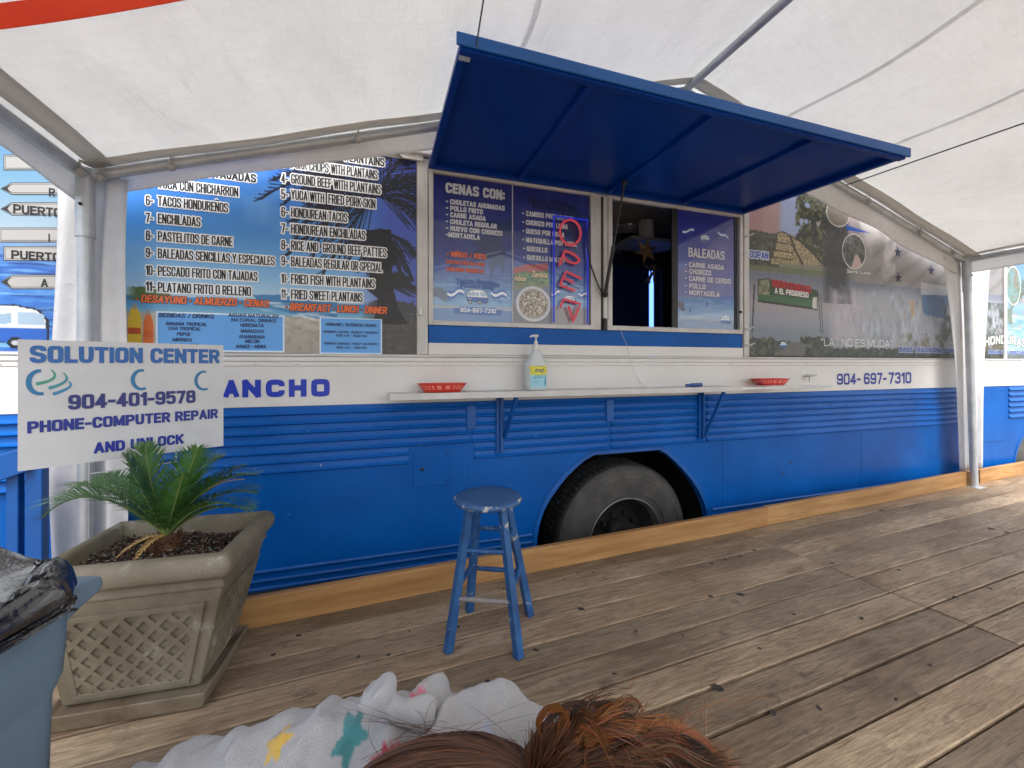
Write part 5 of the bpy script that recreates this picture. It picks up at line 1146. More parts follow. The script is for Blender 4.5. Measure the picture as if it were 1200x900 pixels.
# ================================================================== on the deck
# ---- bar stool
stl=thing('bar_stool',(.47,-.83,0),'round worn blue wooden bar stool on the deck','stool')
SC0=Vector((.470,-.828,0)); sr=.152
m=MB(); m.lathe([(.0001,.584),(.10,.584),(.138,.586),(.147,.591),(.150,.600),(.147,.6105),(.138,.615),(.10,.6145),(.0001,.613)],48,Matrix.Translation(SC0))
M['seat']=mat('chipped blue seat paint',(.018,.072,.19),(.03,.10,.25),rough=.42,scale=9,bump=.15,bscale=30,dist=.003,wear=(.52,.51,.47),wear_lo=.665,wear_hi=.69,wear_scale=13)
seat=m.build('seat','seat',stl,smooth=50)
M['seat_edge']=mat('worn seat edge',(.018,.072,.19),(.03,.10,.25),rough=.45,scale=9,wear=(.50,.49,.45),wear_lo=.53,wear_hi=.56,wear_scale=15)
m=MB(); m.lathe([(.1465,.590),(.1508,.5945),(.1520,.600),(.1508,.6065),(.1465,.6115),(.1440,.6133)],48,Matrix.Translation(SC0)); m.build('worn_edge','seat_edge',seat,smooth=50)
feet=[at_z(525,764),at_z(608,771),at_z(550,716),at_z(621,721)]
tops=[]
for f in feet:
    d=(f-SC0); d.z=0; tops.append(SC0+d.normalized()*.098+Vector((0,0,.584)))
for f,t in zip(feet,tops):
    m=MB(); m.bar(f,t,.034,.034,up=(t-SC0-Vector((0,0,t.z))),w2=.030,h2=.030); m.build('leg','blue_wood',stl,bevel=.003)
def rung(i,j,z,worn=False):
    a=feet[i].lerp(tops[i],z/.584); b=feet[j].lerp(tops[j],z/.584); d=(b-a).normalized()*.008; m=MB()
    m.tube([a-d,a.lerp(b,.15),a.lerp(b,.5),a.lerp(b,.85),b+d],[.0085,.010,.0115,.010,.0085],10); m.build('rung','worn_rung' if worn else 'blue_wood',stl,smooth=50)
rung(0,1,.21,True); rung(0,1,.405); rung(2,3,.225); rung(2,3,.43); rung(0,2,.25); rung(0,2,.44); rung(1,3,.25,False); rung(1,3,.44)
# ---- planter on its saucer
PA=R(-4.5); PC=Vector((-.756,-.712,0)); px=Vector((math.cos(PA),math.sin(PA),0)); py=Vector((-math.sin(PA),math.cos(PA),0))
def pw(a,b,z): return PC+px*a+py*b+Vector((0,0,z))
sau=MB()
def ringbox(m,layers,n=4):
    """stacked rectangles (half width, half depth, z)"""
    b=len(m.v)
    for hx,hy,z in layers:
        sh=-.032*max(0,1-max(0,z-.05)/.375)
        for sx,sy in ((-1,-1),(1,-1),(1,1),(-1,1)): m.v.append(pw(sx*hx+sh,sy*hy,z))
    for i in range(len(layers)-1):
        for j in range(4): m.f.append((b+i*4+j,b+i*4+(j+1)%4,b+(i+1)*4+(j+1)%4,b+(i+1)*4+j))
ringbox(sau,[(.001,.001,.004),(.225,.182,.004),(.238,.194,.062),(.230,.186,.063),(.212,.168,.049),(.001,.001,.049)])
o=sau.build('planter_saucer','saucer',bevel=.006); tag(o,'water-stained tan saucer under the big square planter','saucer')
pl=thing('planter',PC+Vector((0,0,.05)),'tan cast planter with diamond lattice panels and rolled rim','planter')
B0,B1=(.196,.140,.05),(.262,.205,.425)         # base and top of the lattice zone
def wallpt(side,s,t,o=0):
    return wallpt0(side,s,t,o)-px*(.032*(1-t))
def wallpt0(side,s,t,o=0):
    """side 0 front,1 right,2 back,3 left; s across -1..1, t up 0..1, o outward"""
    hx=B0[0]+(B1[0]-B0[0])*t; hy=B0[1]+(B1[1]-B0[1])*t; z=B0[2]+(B1[2]-B0[2])*t
    return {0:pw(s*hx,-hy-o,z),1:pw(hx+o,s*hy,z),2:pw(-s*hx,hy+o,z),3:pw(-hx-o,-s*hy,z)}[side]
m=MB(); ringbox(m,[(.001,.001,.05),(.186,.128,.05),(.200,.144,.062),(B1[0],B1[1],.425),(.271,.213,.432),(.271,.213,.446),(.262,.205,.452),(.266,.208,.462),(.276,.218,.468)])
m.build('body','concrete',pl,bevel=.004)
rm=MB(); b=0
prof=[(.262,.202,.466),(.282,.224,.468),(.294,.236,.480),(.299,.241,.500),(.296,.238,.522),(.286,.228,.540),(.270,.212,.548),(.252,.194,.546),(.243,.185,.536),(.236,.178,.47),(.232,.174,.44)]
ringbox(rm,prof); o=rm.build('rim','concrete',pl,smooth=60); bv=o.modifiers.new('b','BEVEL'); bv.width=.012; bv.segments=3; bv.limit_method='ANGLE'; bv.angle_limit=R(60)
lat=MB()
def clip(poly,s0,s1,t0,t1):
    for ax,lim,sg in ((0,s0,1),(0,s1,-1),(1,t0,1),(1,t1,-1)):
        out=[]
        for i in range(len(poly)):
            a,b=poly[i],poly[(i+1)%len(poly)]; ia=sg*(a[ax]-lim)>=0; ib=sg*(b[ax]-lim)>=0
            if ia: out.append(a)
            if ia!=ib: t=(lim-a[ax])/(b[ax]-a[ax]); out.append((a[0]+(b[0]-a[0])*t,a[1]+(b[1]-a[1])*t))
        poly=out
        if not poly: return []
    return poly
for side in range(4):
    s0,s1,t0,t1=-.74,.74,.13,.83; Wd=(B0[0]+B1[0]) if side in (0,2) else (B0[1]+B1[1]); Hh=B1[2]-B0[2]
    st_s=.062/Wd*2*1.0; lw=.0155
    for sg,off in ((1,0),(-1,.0004)):
        for k in range(-14,15):
            # bars in metric coordinates x=s*Wd/2, y=t*Hh
            c=k*.062; pts=[]
            for e,q in ((-.5,-1),(.9,-1),(.9,1),(-.5,1)): pts.append(((c+sg*e*.92+q*lw*.72)/(Wd/2)*1.0,(e)/Hh+ (0 if True else 0)))
            poly=clip(pts,s0,s1,t0,t1)
            if len(poly)>=3:
                n=len(poly); A=[wallpt(side,p[0],p[1],.0085-off) for p in poly]; Bq=[wallpt(side,p[0],p[1],-.004) for p in poly]
                lat.add(A+Bq,[tuple(range(n))]+[(i,(i+1)%n,n+(i+1)%n,n+i) for i in range(n)])
o=lat.build('lattice','concrete',pl)
for side in range(4):
    fr=MB(); s0,s1,t0,t1=-.74,.74,.13,.83; f1,f2=.10,.055
    for (a0,b0_),(a1,b1_) in (((s0-f1,t0-f2),(s1+f1,t0)),((s0-f1,t1),(s1+f1,t1+f2)),((s0-f1,t0),(s0,t1)),((s1,t0),(s1+f1,t1))):
        A=[wallpt(side,a,b,.0105) for a,b in ((a0,b0_),(a1,b0_),(a1,b1_),(a0,b1_))]; Bq=[wallpt(side,a,b,-.004) for a,b in ((a0,b0_),(a1,b0_),(a1,b1_),(a0,b1_))]
        fr.add(A+Bq,[(0,1,2,3)]+[(i,(i+1)%4,4+(i+1)%4,4+i) for i in range(4)])
    fr.build('panel_frame','concrete',pl,bevel=.002)
# mulch
ml=MB(); ml.c=[]; r=random.Random(11)
def mz(a,b): return .487+.022*math.exp(-((a/.09)**2+(b/.09)**2))+.010*math.sin(23*a+9*b)+.007*math.sin(31*b-11*a)
n0=len(ml.v); ml.grid(lambda a,b:pw(-.236+.472*a,-.178+.356*b,mz(-.236+.472*a,-.178+.356*b)-.008),40,32); ml.c+=[(.030,.017,.013)]*(len(ml.v)-n0)
ml.c=[tuple(c) for c in ml.c]
for k in range(4200):
    a,b=r.uniform(-.233,.233),r.uniform(-.175,.175); p=pw(a,b,mz(a,b)+r.uniform(-.008,.006)); s=r.uniform(.0022,.0062); an=r.uniform(0,6.3); el=r.uniform(-.5,.5); ls=r.uniform(1,2.6)
    d=Vector((math.cos(an)*math.cos(el),math.sin(an)*math.cos(el),math.sin(el))); q=p+d*s*ls; n0=len(ml.v)
    ml.bar(p,q,s,s*.6); u=r.random()
    c=(.028,.015,.012) if u<.42 else (.075,.032,.018) if u<.70 else (.17,.13,.095) if u<.93 else (.38,.34,.29)
    ml.c+=[tuple(x*r.uniform(.7,1.3) for x in c)]*(len(ml.v)-n0)
M['mulch']=print_mat('bark mulch',rough=.85)
tag(ml.build('mulch','mulch',recalc=False),kind='stuff')
# ---- sago palm
cy0=pw(-.008,.008,.50); palmt=thing('sago_palm',cy0,'small green sago palm growing in the planter','plant')
M['frond']=mat('sago leaflet',(.040,.125,.022),(.085,.200,.048),rough=.36,scale=20,spec=.6); M['rachis']=mat('sago midrib',(.13,.20,.05),(.20,.24,.07),rough=.5)
M['dryf']=mat('dry frond',(.42,.26,.08),(.55,.36,.12),rough=.7,scale=18); M['caudex']=mat('shaggy trunk',(.07,.028,.014),(.17,.075,.035),rough=.9,scale=40,bump=.8,bscale=90)
m=MB(); m.lathe([(.0001,-.02),(.040,-.012),(.048,.008),(.042,.030),(.026,.048),(.0001,.055)],20,Matrix.Translation(cy0))
for k in range(150):
    a=r.uniform(0,6.28); h=r.uniform(-.01,.045); p=cy0+Vector((math.cos(a)*.04,math.sin(a)*.04,h)); m.bar(p,p+Vector((math.cos(a)*.016,math.sin(a)*.016,r.uniform(.006,.026))),.006,.004,w2=.001,h2=.001)
m.build('trunk','caudex',palmt,smooth=40)
def frond(base,pts,wmax,nl=58,mt='frond',seed=0,twist=0):
    rr=random.Random(seed); P=[Vector(p) for p in pts]
    def C_(t):   # quadratic chain through base, mid, tip
        a,b,c=P; return a*(1-t)**2+b*(2*t*(1-t))+c*t*t
    rc=MB(); path=[C_(i/14) for i in range(15)]; rc.tube(path,[.0052*(1-.75*i/14) for i in range(15)],6); root=rc.build('frond','rachis' if mt=='frond' else mt,palmt,smooth=60)
    lf=MB()
    for i in range(nl):
        t=.10+.88*i/(nl-1); p=C_(t); d=(C_(min(1,t+.02))-C_(t-.02)).normalized(); sd=d.cross(Vector((0,0,1)))
        if sd.length<.05: sd=Vector((1,0,0))
        sd.normalize(); up=sd.cross(d).normalized(); sd=(sd*math.cos(twist)+up*math.sin(twist)); up=sd.cross(d).normalized()
        L=1.3*wmax*math.sin(math.pi*min(1,(.10+t*.86)))**.55*(1 if t<.8 else 1-.5*(t-.8)/.2)
        for sg in (-1,1):
            an=R(58-26*t+rr.uniform(-6,6)); dr=(sd*sg*math.sin(an)+d*math.cos(an)+up*(.22+rr.uniform(-.09,.09))).normalized(); l=L*rr.uniform(.88,1.06); w_=.0050
            wv=dr.cross(up).normalized()*w_/2; p1=p+dr*l*.5+up*.002; p2=p+dr*l+up*(-.12*l)
            b=len(lf.v); lf.v+=[p-wv*.8,p+wv*.8,p1+wv,p1-wv,p2]; lf.f+=[(b,b+1,b+2,b+3),(b+3,b+2,b+4)]
    lf.build('leaflets',mt,root,recalc=False); return root
cb_=cy0+Vector((0,0,.045))
# each frond: (tip u, tip v, tip depth, mid u, mid v, mid depth, leaflet length)
for k,(u1,v1,t1,u2,v2,t2,wl_) in enumerate(((50,607,1.40,105,548,1.44,.115),(146,533,1.47,165,575,1.50,.105),(170,520,1.60,172,560,1.58,.085),(232,524,1.50,212,580,1.52,.105),(288,545,1.62,232,562,1.60,.10),
      (296,598,1.46,246,580,1.50,.09),(262,535,1.72,222,548,1.66,.09),(122,556,1.68,150,560,1.62,.085),(215,556,1.42,205,588,1.47,.07),(302,556,1.52,240,552,1.54,.105),(270,590,1.40,228,585,1.45,.085),(300,578,1.60,246,566,1.58,.10),(80,575,1.58,130,548,1.56,.10))):
    frond(cb_,[cb_,at_t(u2,v2,t2),at_t(u1,v1,t1)],wl_,seed=k,twist=(.35 if k in (1,3) else 0))
frond(cb_,[cb_,cb_+Vector((-.06,-.03,.03)),cb_+Vector((-.12,-.07,-.035))],.02,16,'dryf',31); frond(cb_,[cb_,cb_+Vector((-.02,-.06,.03)),cb_+Vector((-.04,-.13,-.03))],.02,14,'dryf',32)
frond(cb_,[cb_,at_t(236,560,1.58),at_t(286,562,1.56)],.03,18,'dryf',33)
# ---- yard sign on wire stakes
sgL,sgR=Vector((-1.168,-.742,0)),Vector((-.657,-.447,0)); zb0,zt0=.834,1.286
sx=(sgR-sgL); SW=sx.length; sx.normalize(); sn=Vector((sx.y,-sx.x,0))
sign=thing('yard_sign',(sgL+sgR)/2+Vector((0,0,.49)),'white yard sign with blue lettering on thin wire stakes in the planter','sign')
def sp(a,b,o=0): return sgL+sx*a+sn*o+Vector((0,0,b))
m=MB(); m.add([sp(0,zb0,0),sp(SW,zb0,0),sp(SW,zt0,0),sp(0,zt0,0),sp(0,zb0,-.004),sp(SW,zb0,-.004),sp(SW,zt0,-.004),sp(0,zt0,-.004)],[(0,3,2,1),(4,5,6,7),(0,1,5,4),(1,2,6,5),(2,3,7,6),(3,0,4,7)]); m.build('sign_board','sign',sign)
for s in (.29,.72):
    a=SW*s; m=MB(); m.tube([sp(a,.465,-.007),sp(a,zb0+.1,-.007)],.0024,6); m.build('stake','steel',sign)
m=MB(); m.tube([sp(SW*.29,.79,-.007),sp(SW*.72,.79,-.007)],.0024,6); m.build('stake','steel',sign)
I=Ink(lambda a,b,ly: sp(a,b,.0009+.0007*ly))
def plane_uv(u,v):
    d=ray(u,v); c=Vector((0,-CAMD,CAMH)); t=((sgL-c).dot(sn))/d.dot(sn); p=c+d*t; return ((p-sgL).dot(sx), p.z)
def stext(t,u0,v0,u1,v1,cap,col,bold=.05,sh=0):
    a0,b0=plane_uv(u0,v0); a1,_=plane_uv(u1,v1); _,bt=plane_uv(u0,v0-cap); I.block(t,a0,a1,b0,bt-b0,col,wt=.27)
stext('SOLUTION CENTER',35,426,257,430,22,(40,100,170),.055); stext('904-401-9578',80,481,229,474,19,(48,54,120),.055); stext('PHONE-COMPUTER REPAIR',32,508.5,255,491,15,(34,50,140),.055); stext('AND UNLOCK',110,532,215,520,13.5,(26,46,150),.055)
def arcs(u,v,rx,ry,a0,a1,w0,w1,col,n=18,ly=0):
    pts=[];ws=[]
    for k in range(n+1):
        t=k/n; a=R(a0+(a1-a0)*t); pts.append(plane_uv(u+rx*math.cos(a),v+ry*math.sin(a))); ws.append((w0+(w1-w0)*math.sin(math.pi*min(1,t*1.0)))*.0042)
    I.stroke(pts,ws,col,ly)
arcs(47,448,13.5,13.5,275,72,2.6,3.2,(44,118,165)); arcs(166,445,10.5,11,285,62,2.2,3.0,(44,118,165)); arcs(239,446,9.5,10.5,285,62,2.0,2.8,(44,118,165))
for (ux,vx),(uy,vy),(uz,vz),c in (((42,450),(66,445),(60,433),(70,150,130)),((57,455),(80,447),(74,437),(60,140,150)),((62,462),(83,453),(80,447),(60,130,175))):
    pts=[];ws=[]
    for k in range(13):
        t=k/12; u=ux*(1-t)**2+uy*1.18*2*t*(1-t)*.86+uz*t*t+ (0); v=vx*(1-t)**2+vy*2*t*(1-t)+vz*t*t
        u=ux*(1-t)**2+(uy+8)*2*t*(1-t)+uz*t*t; pts.append(plane_uv(u,v)); ws.append(.0105*(1-.75*t)+.001)
    I.stroke(pts,ws,c)
I.build('sign_lettering', sign)
# ---- bin with its black liner
be=Vector((.29,.957,0)).normalized(); bn=Vector((-be.y,be.x,0)); BC=Vector((-.487,-1.698,0)); BL,BW,BH=.50,.28,.805
bc=BC-be*BL/2+bn*BW/2
bin_=thing('trash_bin',bc,'grey blue plastic trash bin with a handle at the deck corner','bin')
def rr_(hl,hw,z,rad=.035,n=7):
    out=[]
    for sx_,sy_,a0 in ((1,1,0),(-1,1,90),(-1,-1,180),(1,-1,270)):
        for k in range(n):
            a=R(a0+90*k/(n-1)); out.append(bc+be*(sx_*(hl-rad)+rad*math.cos(a))+bn*(sy_*(hw-rad)+rad*math.sin(a))+Vector((0,0,z)))
    return out
def loft(m,rings,cap0=True,cap1=False):
    b=len(m.v); n=len(rings[0]); m.v+=[p for q in rings for p in q]
    m.f+=[(b+i*n+j,b+i*n+(j+1)%n,b+(i+1)*n+(j+1)%n,b+(i+1)*n+j) for i in range(len(rings)-1) for j in range(n)]
    if cap0: m.f.append(tuple(b+j for j in reversed(range(n))))
    if cap1: m.f.append(tuple(b+(len(rings)-1)*n+j for j in range(n)))
m=MB(); hl,hw=BL/2,BW/2
loft(m,[rr_(hl*.88,hw*.85,.004),rr_(hl*.89,hw*.86,.02),rr_(hl*.955,hw*.92,.655),rr_(hl*.985,hw*.985,.685),rr_(hl,hw,.74),rr_(hl*1.0,hw*1.0,BH),rr_(hl*.97,hw*.95,BH),rr_(hl*.94,hw*.92,.58),rr_(hl*.82,hw*.78,.03),rr_(.05,.05,.025,.02)])
m.build('body','bin',bin_,smooth=40)
for sg in (1,-1):
    m=MB(); pr=[(0,-.045),(.055,-.022),(.088,-.012),(.094,.0),(.088,.014),(.06,.02),(0,.02)]
    vs=[]
    for w_ in (-.105,-.098,.098,.105): vs.append([bc+be*(sg*(hl-.01+a*(.96 if abs(w_)>.1 else 1)))+bn*w_+Vector((0,0,BH-.022+z)) for a,z in pr])
    loft(m,vs,True,True); m.build('handle','bin',bin_,bevel=.004,smooth=50)
for k in (-1,0,1):
    m=MB(); p0=bc-bn*(hw*.835+.0)+be*(k*.13)+Vector((0,0,.06)); p1=bc-bn*(hw*.945)+be*(k*.14)+Vector((0,0,.585)); m.bar(p0,p1,.022,.012,up=tuple(bn)); m.build('rib','bin',bin_,bevel=.004)
bg_=MB(); nA,nB=170,44
def bagpt(i,j):
    t=i/nA*4; b=j/nB; ring=rr_(1,1,0)  # placeholder
    return None
base_r=[Vector(p) for p in rr_(hl,hw,0,.05,12)]; nP=len(base_r)
def perim(s):
    q=s*nP; i=int(q)%nP; f=q-int(q); return base_r[i].lerp(base_r[(i+1)%nP],f)
def nz2(x,y,sd): return float(fbm(np.array([x]),np.array([y]),sd,4)[0])-.5
for i in range(nA):
    s=i/nA; p=perim(s); d=(p-bc); d.z=0; far=max(0,min(1,d.dot(be)/hl))**1.5*(.38+.62*max(0,min(1,(d.dot(bn)/hw+1)/1.3)))+.35*max(0,min(1,d.dot(bn)/hw)); o_=d.normalized()
    for j in range(nB+1):
        b=j/nB; cx=math.cos(s*6.283)*2.2; sx2=math.sin(s*6.283)*2.2
        n1=nz2(cx*1.5+5+b*3.5,sx2*1.5+b*1.2,3); n2=nz2(cx*4+9+b*7,sx2*4+b*5,5); n3=abs(nz2(cx*7+b*3,sx2*7+b*13,8))
        hang=.016+.02*n1+.004*math.sin(s*30)
        if b<.30: q=b/.30; ofs=.012+.010*math.sin(s*6.283*19+3*n1)*(1-q)+.012*n2; z=BH-hang*(1-q)
        elif b<.52: q=(b-.30)/.22; ofs=.016*math.cos(q*math.pi)+.02*n1; z=BH+(.020+.105*far+.04*n1)*math.sin(q*math.pi/1.6)
        else: q=(b-.52)/.48; ofs=-.02-.085*q**.8; z=BH+(.020+.105*far+.04*n1)*.924*(1-q)-.30*q
        if b>=.52: ofs+=(.05*n2+.014*math.sin(s*6.283*13+4*n1))*(1-q*.5)
        pt=p+o_*ofs+Vector((0,0,z))+Vector((n2*.016,n1*.015,n3*.03-.006)); bg_.v.append(pt)
for i in range(nA):
    for j in range(nB):
        a=i*(nB+1)+j; c=((i+1)%nA)*(nB+1)+j; bg_.f.append((a,a+1,c+1,c))
k=len(bg_.v); bg_.v.append(bc+Vector((0,0,BH-.32)))
bg_.f+=[(i*(nB+1)+nB,((i+1)%nA)*(nB+1)+nB,k) for i in range(nA)]
o=bg_.build('bin_bag','bag',smooth=38); tag(o,'shiny black plastic liner folded over the rim of the trash bin','bin bag')
# ---- blue timber gate against the bus, behind the bin
gt=thing('timber_gate',(at_y(28,600,-.30).x,-.30,0),'blue painted timber posts and rail behind the trash bin','gate')
for u0,u1 in ((6.5,21),(29,49)):
    a,b=at_y(u0,600,-.30).x,at_y(u1,600,-.30).x; bm1('box',(a,-.30,.0),(b,-.262,.80)).build('post','blue_trim',gt,bevel=.004)
a=at_y(-120,540,-.34).x; b=at_y(25,540,-.34).x; m=MB(); m.bar((a,-.32,.66),(b,-.32,.80),.03,.10); m.build('rail','blue_trim',gt,bevel=.004)
bm1('box',(at_y(23,540,-.30).x,-.255,.0),(at_y(55,600,-.255).x,-.24,.79)).build('back_board','blue_trim',gt,bevel=.003)
# ---- bench and the child curled up on it
FW=Vector((FX,FY,0)); RT=Vector((FY,-FX,0))
def cp(r_,f,z): return Vector((0,-CAMD,z))+RT*r_+FW*f
bn_=thing('bench',cp(-.1,.40,0),'plain timber bench the child is curled up on','bench'); 
for k in range(3):
    m=MB(); m.bar(cp(-.95,.22+.15*k,.425),cp(.75,.22+.15*k,.425),.14,.04); m.build('slat','kerb',bn_,bevel=.004)
for rr2 in (-.8,.6):
    for ff in (.2,.53): m=MB(); m.bar(cp(rr2,ff,.0),cp(rr2,ff,.404),.06,.06); m.build('leg','kerb',bn_)
def skin(name,verts,edges,rad,sub,root=0):
    me=bpy.data.meshes.new(name); me.from_pydata([tuple(v) for v in verts],edges,[]); ob=bpy.data.objects.new(name,me); C.objects.link(ob)
    sk=ob.modifiers.new('s','SKIN'); lay=me.skin_vertices[0].data if me.skin_vertices else None
    if lay is None:
        bm=bmesh.new(); bm.from_mesh(me); bm.verts.layers.skin.verify(); bm.to_mesh(me); bm.free(); lay=me.skin_vertices[0].data
    for i,rd_ in enumerate(rad): lay[i].radius=rd_ if isinstance(rd_,tuple) else (rd_,rd_)
    lay[root].use_root=True
    sk.use_smooth_shade=True; ss=ob.modifiers.new('ss','SUBSURF'); ss.levels=sub; ss.render_levels=sub
    bpy.context.view_layer.update(); dg=bpy.context.evaluated_depsgraph_get(); out=bpy.data.meshes.new_from_object(ob.evaluated_get(dg)); bpy.data.objects.remove(ob); bpy.data.meshes.remove(me); return out
HC=cp(-.075,.405,.665)
V=[cp(-.36,.585,.555),cp(-.18,.575,.57),cp(-.03,.565,.575),cp(.015,.52,.60),HC+Vector((0,0,-.03)),HC+Vector((0,0,.03)),      # 0 pelvis 1 waist 2 chest 3 neck 4,5 head
   cp(.05,.56,.59),cp(.03,.43,.56),cp(-.12,.40,.55),cp(-.18,.39,.555),                                                              # 6 shoulder 7 elbow 8 wrist 9 hand
   cp(-.56,.50,.54),cp(-.46,.40,.505),cp(-.40,.36,.50),cp(-.60,.50,.50),cp(-.48,.38,.48),cp(-.42,.35,.478)]                          # legs
E=[(0,1),(1,2),(2,3),(3,4),(4,5),(2,6),(6,7),(7,8),(8,9),(0,10),(10,11),(11,12),(0,13),(13,14),(14,15)]
RD_=[.085,.08,.085,.045,.075,.075,.045,.035,.026,.022,.06,.042,.035,.05,.04,.035]
HN=V[9]; 
for k in range(5):     # four fingers and a thumb, a little curled
    sp_=(-.018,-.007,.004,.015,.024)[k]; ln=(.030,.036,.038,.033,.026)[k]; b_=len(V)
    p0_=cp(-.195,.388+sp_*.9,.552); p1_=p0_+(cp(-.1,.4,0)-cp(-.07,.4,0)).normalized()*ln+Vector((0,0,-.004)); 
    if k==4: p0_=cp(-.185,.408,.556); p1_=p0_+(cp(-.12,.44,0)-cp(-.1,.41,0)).normalized()*.024
    V+=[p0_,p1_,p1_+(p1_-p0_)*.55+Vector((0,0,-.011))]; E+=[(9,b_),(b_,b_+1),(b_+1,b_+2)]; RD_+=[.0075,.0065,.0055]
for i_ in (12,15):     # feet
    b_=len(V); V+=[V[i_]+RT*.02+FW*-.02,V[i_]+RT*.03+FW*-.075+Vector((0,0,-.008))]; E+=[(i_,b_),(b_,b_+1)]; RD_+=[.03,.02]
me=skin('person',V,E,RD_,2); me.materials.clear(); me.materials.append(M['skin'])
# a face on the head: nose, eyes and ears, turned away from the camera
pc=cp(-.15,.5,.446); me.transform(Matrix.Translation(-pc)); person=bpy.data.objects.new('person',me); C.objects.link(person); person.location=pc; OFF[person]=pc
tag(person,'child in a white star-print robe, auburn hair tied in a curly ponytail','person')
# robe: one loose shell over body and drawn-up knees
V=[cp(-.70,.56,.44),cp(-.55,.585,.515),cp(-.40,.60,.568),cp(-.27,.605,.59),cp(-.13,.60,.60),cp(-.02,.595,.60),cp(.07,.585,.575),cp(.16,.565,.52),cp(.24,.54,.455)]
E=[(i,i+1) for i in range(8)]
RD_=[.085,.085,.092,.097,.104,.100,.088,.065,.045]
me=skin('robe',V,E,RD_,5,4)
co=np.zeros(len(me.vertices)*3); me.vertices.foreach_get('co',co); co=co.reshape(-1,3); no=np.zeros_like(co); me.vertices.foreach_get('normal',no.ravel()) if False else None
no=np.array([v.normal[:] for v in me.vertices])
rt,fw=np.array(RT),np.array(FW); cr=(co-np.array([0,-CAMD,0]))@rt; cf=(co-np.array([0,-CAMD,0]))@fw; cz=co[:,2]
# folds run over the body from front to back, deeper near the tied knot
ph=cr*62+3.0*(fbm(cr*6,cf*6,5,3)-.5)*6; fold=np.sin(ph)*.5+.5; fold=fold**1.6
amp=.010+.014*np.exp(-((cr+.14)/.10)**2)+.004*fbm(cr*9,cz*9,8,3)
big=(fbm(cr*7+3,cf*5+cz*4,12,3)-.5)*.035; fine=(fbm(cr*40,cf*40+cz*30,21,3)-.5)*.007
ang=np.arctan2(cz+.04-.72,cr+.14)  # pleats fanning from the knot
fan=np.sin(ang*17)*.003*np.exp(-(((cr+.13)/.12)**2+((cz-.70)/.10)**2))
co2=co+no*((fold*amp+big+fine)[:,None]+no*(np.sin(cr*210+9*fbm(cr*9,cf*9,31,3))*.0011)[:,None])
me.vertices.foreach_set('co',(co2-np.array(pc)).ravel())
u_=600+FOC*cr/np.maximum(cf,.05); 
col=np.tile(np.array([*lin((184,184,186)),1.0]),(len(co),1))
def starcol(r0,f0,z0,rad,c,rot=0,inner=.45,sq=1.0,lim=.03):
    # the print lies in the local plane facing up and toward the sitter
    up=np.array([0,0,1.0])*.72+fw*.69; d=co2-np.array(cp(r0,f0,z0)); a=d@rt; b=(d@up)/sq; dist=np.abs(d@(up*0+np.array([0,0,1])*.69-fw*.72)); rr=np.hypot(a,b); an=np.arctan2(a,b)+rot
    k=np.abs(((an/(2*np.pi/5))%1)-.5)*2; edge=rad*inner/(1-(1-inner)*k) if True else 0
    edge=rad/(1+(1/inner-1)*(1-k)); mk=(rr<edge)&(dist<.06); col[mk,:3]=lin(c)
def on(u,v): 
    # nearest robe vertex on that line of sight
    d=np.array(ray(u,v)); d/=np.linalg.norm(d); w_=co2-np.array([0,-CAMD,CAMH]); t=w_@d; e=np.linalg.norm(w_-t[:,None]*d,axis=1); c=np.where(e<.008)[0]
    if len(c)==0: c=np.array([e.argmin()])
    i=c[t[c].argmin()]; p=co2[i]; return ((p-np.array([0,-CAMD,0]))@rt, (p-np.array([0,-CAMD,0]))@fw, p[2])
for u,v,rad,c,rot,sq in ((320,866,.025,(232,188,70),.2,1),(408,856,.026,(72,146,152),.9,1.7),(450,882,.021,(198,60,92),.5,.9),(496,812,.016,(232,110,142),.2,.9),(640,832,.016,(170,178,200),.4,1),(575,846,.012,(180,190,210),.2,1)):
    starcol(*on(u,v),rad,c,rot,.45,sq)
at_=me.color_attributes.new('Col','FLOAT_COLOR','POINT'); at_.data.foreach_set('color',col.astype(np.float32).ravel())
m_,nt_,p_=new_mat('white towelling'); a_=N(nt_,'ShaderNodeAttribute',attribute_name='Col'); n0_=N(nt_,'ShaderNodeTexNoise',Scale=230,Detail=4,Roughness=.8); r0_=N(nt_,'ShaderNodeMapRange'); r0_.inputs['From Min'].default_value=.3; r0_.inputs['From Max'].default_value=.7; r0_.inputs['To Min'].default_value=.74; r0_.inputs['To Max'].default_value=1.12; nt_.links.new(n0_.outputs['Fac'],r0_.inputs[0]); s0_=N(nt_,'ShaderNodeVectorMath',operation='SCALE'); nt_.links.new(a_.outputs['Color'],s0_.inputs[0]); nt_.links.new(r0_.outputs[0],s0_.inputs['Scale']); nt_.links.new(s0_.outputs[0],p_.inputs['Base Color']); p_.inputs['Roughness'].default_value=.95; p_.inputs['Sheen Weight'].default_value=.3
tc_=N(nt_,'ShaderNodeTexCoord'); v1=N(nt_,'ShaderNodeTexVoronoi',Scale=800); n1=N(nt_,'ShaderNodeTexNoise',Scale=900,Detail=3); nt_.links.new(tc_.outputs['Object'],v1.inputs['Vector']); nt_.links.new(tc_.outputs['Object'],n1.inputs['Vector'])
ad_=N(nt_,'ShaderNodeMath',operation='ADD'); nt_.links.new(v1.outputs['Distance'],ad_.inputs[0]); nt_.links.new(n1.outputs['Fac'],ad_.inputs[1]); b_=N(nt_,'ShaderNodeBump',Strength=.7,Distance=.0016); nt_.links.new(ad_.outputs[0],b_.inputs['Height']); nt_.links.new(b_.outputs[0],p_.inputs['Normal'])
M['towel']=m_; me.materials.clear(); me.materials.append(m_); me.shade_smooth()
robe=bpy.data.objects.new('robe',me); C.objects.link(robe); robe.parent=person; OFF[robe]=pc
